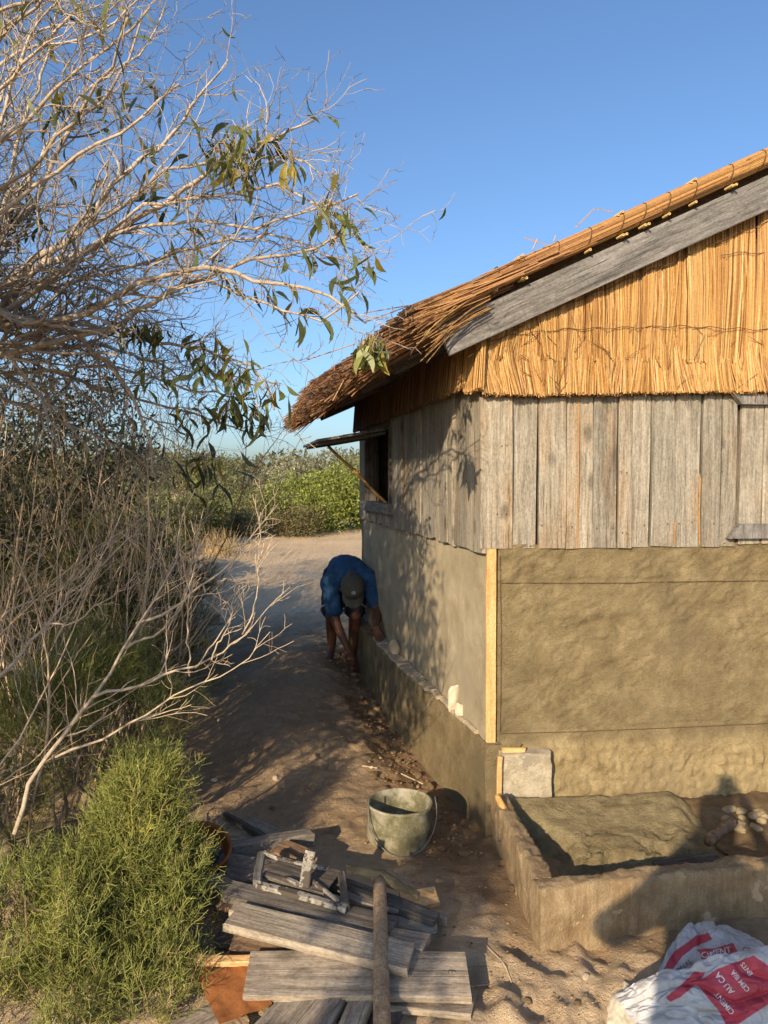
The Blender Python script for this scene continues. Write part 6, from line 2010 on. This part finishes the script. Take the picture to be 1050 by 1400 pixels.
# ------------------------------------------------------------------ people
def plain(name, col, rough=0.8, spec=0.2, scale=60.0, var=0.25):
    m, nt, b = newmat(name, rough, spec)
    tc = nd(nt, 'TexCoord').outputs['Object']
    n = noise(nt, tc, scale, 4, 0.6)
    c = mix(nt, 1.0, col, nd(nt, 'MapRange', {'Value': n, 'From Min': 0.3, 'From Max': 0.7, 'To Min': 1 - var, 'To Max': 1 + var}).outputs[0], 'MULTIPLY')
    nt.links.new(c, b.inputs['Base Color'])
    bump(nt, b, noise(nt, tc, scale * 0.35, 3, 0.5), 0.5, 0.01)
    return m
def skin(name, J, E, mat, parent, voxel=0.008, smooth=4, wrinkle=0.0):
    """one continuous surface grown over joints J = [(point, rx, ry)] and tapering bones E, fused into a single skin"""
    m = MB()
    k = 14
    th = np.arange(k) / k * 2 * np.pi
    for a, b in E:
        pa, pb = np.asarray(J[a][0], float), np.asarray(J[b][0], float)
        ax = unit(pb - pa)
        u = V3(1, 0, 0) - ax * ax[0]
        u = unit(u) if np.linalg.norm(u) > 0.2 else unit(np.cross(ax, V3(0, 1, 0)))
        w = np.cross(ax, u)
        ra, rb_ = np.array(J[a][1:3]), np.array(J[b][1:3])
        L = np.linalg.norm(pb - pa)
        rings = []
        for f in (-0.97, -0.75, -0.4):
            rings.append((pa + ax * f * min(ra), ra * math.sqrt(1 - f * f)))
        for f in np.linspace(0, 1, 5):
            rings.append((pa + ax * L * f, ra * (1 - f) + rb_ * f))
        for f in (0.4, 0.75, 0.97):
            rings.append((pb + ax * f * min(rb_), rb_ * math.sqrt(1 - f * f)))
        G = np.array([c + r_[0] * np.cos(th)[:, None] * u + r_[1] * np.sin(th)[:, None] * w for c, r_ in rings])
        n = len(rings)
        q = [[i * k + j, i * k + (j + 1) % k, (i + 1) * k + (j + 1) % k, (i + 1) * k + j] for i in range(n - 1) for j in range(k)]
        t = [[0, jj + 1, jj] for jj in range(1, k - 1)] + [[(n - 1) * k, (n - 1) * k + jj, (n - 1) * k + jj + 1] for jj in range(1, k - 1)]
        m.add(G.reshape(-1, 3), q, t)
    o = m.build(name, mat, parent, smooth=True)
    md = o.modifiers.new('fuse', 'REMESH')
    md.mode = 'VOXEL'
    md.voxel_size = voxel
    md.use_smooth_shade = True
    sm = o.modifiers.new('smooth', 'SMOOTH')
    sm.iterations = smooth
    sm.factor = 0.5
    if wrinkle:
        tx = bpy.data.textures.new(name + '_folds', 'CLOUDS')
        tx.noise_scale = 0.09
        d = o.modifiers.new('folds', 'DISPLACE')
        d.texture = tx
        d.strength = wrinkle
        d.texture_coords = 'GLOBAL'
    return o
M_SKIN = plain('brown_skin', (0.115, 0.050, 0.028), 0.55, 0.35, 40, 0.12)
M_SHIRT = plain('blue_cotton', (0.020, 0.062, 0.135), 0.85, 0.2, 30, 0.25)
M_SHORTS = plain('dark_shorts', (0.022, 0.024, 0.035), 0.85, 0.2, 30, 0.2)
M_CAP = plain('faded_olive_cap', (0.075, 0.072, 0.055), 0.85, 0.2, 50, 0.2)
M_HEM = plain('pale_hem', (0.30, 0.30, 0.32), 0.8, 0.2)

def hand_bones(J, E, wrist_i, w, palm_dir, out_dir, nrm, curl=0.5, size=1.0):
    """palm and five unequal bent fingers growing from the wrist joint"""
    palm_dir, out_dir, nrm = unit(palm_dir), unit(out_dir), unit(nrm)
    pc = w + palm_dir * 0.05 * size
    J.append((pc, 0.030 * size, 0.016 * size))
    pi = len(J) - 1
    E.append((wrist_i, pi))
    pe = w + palm_dir * 0.088 * size
    J.append((pe, 0.034 * size, 0.014 * size))
    ei = len(J) - 1
    E.append((pi, ei))
    for k, (off, L) in enumerate(((-0.030, 0.070), (-0.010, 0.080), (0.010, 0.075), (0.029, 0.058))):
        prev = ei
        p = pe + out_dir * off * size
        d = palm_dir
        for s_, f in enumerate((0.2, 0.45, 0.35)):
            d = unit(d + nrm * curl * 0.55 * (s_ > 0))
            p = p + d * L * f * size
            J.append((p, 0.0095 * size, 0.0085 * size))
            E.append((prev, len(J) - 1))
            prev = len(J) - 1
    p = w + palm_dir * 0.02 * size - out_dir * 0.028 * size
    prev = pi
    for s_, d in enumerate((unit(palm_dir * 0.6 - out_dir * 0.8), unit(palm_dir * 0.9 - out_dir * 0.3 + nrm * 0.3))):
        p = p + d * 0.036 * size
        J.append((p, 0.0105 * size, 0.0095 * size))
        E.append((prev, len(J) - 1))
        prev = len(J) - 1

def worker():
    fl, fr_ = at(453, 912, 6.28), at(481, 914, 6.18)
    fl[2], fr_[2] = gz(fl[0], fl[1]), gz(fr_[0], fr_[1])
    root = thing('person', 'person in blue shirt, dark shorts and cap bending down beside the hut plinth', 'person', (fl + fr_) / 2)
    pel = at(470, 782, 6.52)
    wst = at(471, 778, 6.34)
    che = at(476, 781, 6.14)
    nck = at(480, 789, 6.00)
    hed = at(482, 803, 5.92)
    crown = at(482, 806, 5.85)
    J, E = [], []
    def j(p, a, b=None):
        J.append((np.asarray(p, float), a, b if b else a))
        return len(J) - 1
    P_ = j(pel, .115, .10)
    W = j(wst, .105, .09)
    C = j(che, .115, .085)
    N_ = j(nck, .055)
    H1 = j(hed, .078, .082)
    H2 = j(crown, .070, .076)
    E += [(P_, W), (W, C), (C, N_), (N_, H1), (H1, H2)]
    # arm reaching to the ledge
    hd = wl(2.18, Z_LEDGE + 0.045, 0.06)
    wr = hd + V3(-0.03, 0.10, 0.075)
    sR, eR = at(503, 791, 6.04), at(517, 836, 5.86)
    a = [j(sR, .060), j((sR + eR) / 2, .047), j(eR, .040), j((eR + wr) / 2, .036), j(wr, .025, .021)]
    E += [(C, a[0]), (a[0], a[1]), (a[1], a[2]), (a[2], a[3]), (a[3], a[4])]
    hand_bones(J, E, a[4], wr, hd - wr, V3(1, 0.3, 0), V3(0, -0.3, -1), 0.45)
    # hanging arm
    sL, eL = at(451, 796, 6.06), at(459, 850, 5.97)
    wL = at(474, 884, 5.86)
    a = [j(sL, .060), j((sL + eL) / 2, .047), j(eL, .040), j((eL + wL) / 2, .036), j(wL, .025, .021)]
    E += [(C, a[0]), (a[0], a[1]), (a[1], a[2]), (a[2], a[3]), (a[3], a[4])]
    hand_bones(J, E, a[4], wL, V3(0.25, -0.15, -1), V3(1, -0.3, 0), V3(0.2, 0.9, -0.1), 0.5)
    legs = []
    for sx, ft, kx in ((-0.085, fl, 453), (0.085, fr_, 486)):
        hp = pel + V3(sx, 0, -0.03)
        kn = at(kx, 842, 6.22 if sx < 0 else 6.16)
        an = ft + V3(0, 0.05, 0.085)
        cf = kn * 0.62 + an * 0.38 + V3(0, 0.035, 0)
        l = [j(hp, .085), j(hp * 0.5 + kn * 0.5, .075), j(kn, .052), j(cf, .052), j(an, .034), j(ft + V3(sx * 0.1, -0.04, 0.038), .036, .028), j(ft + V3(sx * 0.25, -0.13, 0.026), .034, .020)]
        E += [(P_, l[0])] + [(l[i], l[i + 1]) for i in range(6)]
        legs.append((hp, kn))
    skin('body', J, E, M_SKIN, root, 0.006, 5)
    # shirt
    J2, E2 = [], []
    def j2(p, a, b=None):
        J2.append((np.asarray(p, float), a, b if b else a))
        return len(J2) - 1
    a0, a1, a2, a3 = j2(pel + V3(0, -0.02, 0.0), .150, .125), j2(wst, .150, .130), j2(che + V3(0, 0.01, 0.005), .155, .125), j2(nck + V3(0, 0.04, 0.005), .085, .080)
    E2 += [(a0, a1), (a1, a2), (a2, a3)]
    for s_, e_ in ((sR, eR), (sL, eL)):
        b0, b1, b2 = j2(s_, .082, .078), j2(s_ * 0.5 + e_ * 0.5, .072), j2(s_ * 0.30 + e_ * 0.70, .073)
        E2 += [(a2, b0), (b0, b1), (b1, b2)]
    skin('shirt', J2, E2, M_SHIRT, root, 0.009, 8, 0.022)
    # shorts
    J3, E3 = [], []
    J3.append((pel + V3(0, -0.01, -0.015), .150, .135))
    for hp, kn in legs:
        i = len(J3)
        J3.append((hp, .105, .10))
        J3.append((hp * 0.5 + kn * 0.5, .098, .095))
        J3.append((hp * 0.16 + kn * 0.84, .092, .090))
        E3 += [(0, i), (i, i + 1), (i + 1, i + 2)]
    so = skin('shorts', J3, E3, M_SHORTS, root, 0.010, 6, 0.02)
    for hp, kn in legs:
        m = MB()
        c = hp * 0.14 + kn * 0.86
        ax = unit(kn - hp)
        u = unit(np.cross(ax, V3(0, 1, 0.2)))
        w = np.cross(ax, u)
        th = np.linspace(0, 2 * np.pi, 25)
        m.tube(c + 0.093 * (np.cos(th)[:, None] * u + np.sin(th)[:, None] * w), 0.008, 6)
        m.build('hem', M_HEM, so, smooth=True)
    # cap: crown, brim, badge
    top = unit(V3(0.05, -0.78, 0.62))
    fwd = unit(V3(0.10, -0.62, -0.78))
    fwd = unit(fwd - top * np.dot(fwd, top))
    rt = np.cross(fwd, top)
    hc = (hed + crown) / 2
    m = MB()
    ph, th = np.meshgrid(np.linspace(-0.12, np.pi / 2, 12), np.linspace(0, 2 * np.pi, 29), indexing='ij')
    rr = 1 + 0.03 * fbm(np.cos(th) * 2, np.sin(th) * 2, ph * 2, 3, 3)
    G = hc + top * 0.025 + (rr * np.cos(ph) * np.cos(th))[..., None] * rt * 0.097 + (rr * np.cos(ph) * np.sin(th))[..., None] * fwd * 0.112 + (rr * np.sin(ph))[..., None] * top * 0.094
    m.grid(G, flip=True)
    cap = m.build('cap', M_CAP, root, smooth=True)
    m = MB()
    a, b = np.meshgrid(np.linspace(-1.15, 1.15, 17), np.linspace(0, 1, 7), indexing='ij')
    G = hc + top * 0.018 + (np.sin(a) * 0.094)[..., None] * rt + (np.cos(a) * 0.098 + b * 0.080 * np.cos(a * 0.85))[..., None] * fwd - (0.020 * b + 0.016 * a * a * b)[..., None] * top
    m.grid(G)
    m.grid(G - top * 0.004, flip=True)
    m.build('brim', M_CAP, cap, smooth=True)
    m = MB()
    th = np.linspace(0, 2 * np.pi, 13)[:-1]
    bc = hc + top * 0.080 + fwd * 0.086
    bn = unit(top * 0.6 + fwd * 0.75)
    bu = np.cross(rt, bn)
    ring = bc + 0.018 * (np.cos(th)[:, None] * rt + np.sin(th)[:, None] * bu) + bn * 0.004
    m.add(np.vstack([ring, bc + bn * 0.006]), t=[[i, (i + 1) % 12, 12] for i in range(12)])
    m.build('badge', M_HEM, cap)
    # face under the brim: nose, ears
    m = MB()
    nz = hed + fwd * 0.098 - top * 0.035
    m.tube(np.array([nz + top * 0.03 - fwd * 0.012, nz + fwd * 0.010, nz - top * 0.012 - fwd * 0.008]), [0.008, 0.014, 0.009], 8)
    for sg in (-1, 1):
        e = hed + rt * sg * 0.088 - top * 0.03
        m.tube(np.array([e + top * 0.03, e + rt * sg * 0.012, e - top * 0.028]), [0.007, 0.015, 0.007], 8)
    m.build('face', M_SKIN, root, smooth=True)
worker()

def photographer():
    """the person whose shadow falls across the basin, standing just behind the camera"""
    bx_, by_ = -0.20, -0.42
    g = gz(bx_, by_)
    root = thing('person', 'standing person in a long loose shirt whose shadow falls on the basin', 'person', V3(bx_, by_, g))
    c = V3(bx_, by_, 0)
    J, E = [], []
    def j(x, y, z, a, b=None):
        J.append((c + V3(x, y, z), a, b if b else a))
        return len(J) - 1
    pel = j(0, 0, 0.95, .15, .12)
    w = j(0, 0, 1.12, .14, .11)
    ch = j(0, 0.0, 1.33, .16, .115)
    n = j(0, 0.02, 1.47, .058)
    h1 = j(0, 0.04, 1.58, .082, .092)
    h2 = j(0, 0.05, 1.67, .075, .085)
    E += [(pel, w), (w, ch), (ch, n), (n, h1), (h1, h2)]
    for sx in (-1, 1):
        sh, el, wr = j(sx * .19, 0, 1.40, .058), j(sx * .33, 0.10, 1.24, .045), j(.20 + sx * .085, 0.32, 1.50, .028)
        E += [(ch, sh), (sh, el), (el, wr)]
        wp = J[wr][0]
        hand_bones(J, E, wr, wp, V3(-sx * 0.3, 0.2, 1), V3(0, 1, 0), V3(-sx, 0, 0.2), 0.5)
        hp, kn, an, toe = j(sx * .10, 0, .88, .085), j(sx * .11, .02, .48, .056), j(sx * .12, 0, .08, .038), j(sx * .13, .15, .03, .036, .022)
        E += [(pel, hp), (hp, kn), (kn, an), (an, toe)]
    for q in J:
        q[0][2] += g
    skin('body', J, E, M_SKIN, root, 0.006, 5)
    J2 = [(c + V3(0, 0, 0.62 + g), .27, .20), (c + V3(0, 0, 0.90 + g), .23, .17), (c + V3(0, 0, 1.12 + g), .18, .14), (c + V3(0, 0, 1.36 + g), .185, .135)]
    E2 = [(0, 1), (1, 2), (2, 3)]
    for sx in (-1, 1):
        i = len(J2)
        J2 += [(c + V3(sx * .19, 0, 1.40 + g), .08, .08), (c + V3(sx * .27, .05, 1.31 + g), .075, .07), (c + V3(sx * .325, .095, 1.25 + g), .07, .065)]
        E2 += [(3, i), (i, i + 1), (i + 1, i + 2)]
    skin('shirt', J2, E2, M_SHORTS, root, 0.015, 6)
    m = MB()
    m.box(V3(0, -0.035, EYE), V3(0.037, 0, 0), V3(0, 0.004, 0), V3(0, 0, 0.075))
    o = m.build('phone', M_IRON)
    tag(o, 'slim dark phone held up in both hands by the standing person', 'phone')
photographer()
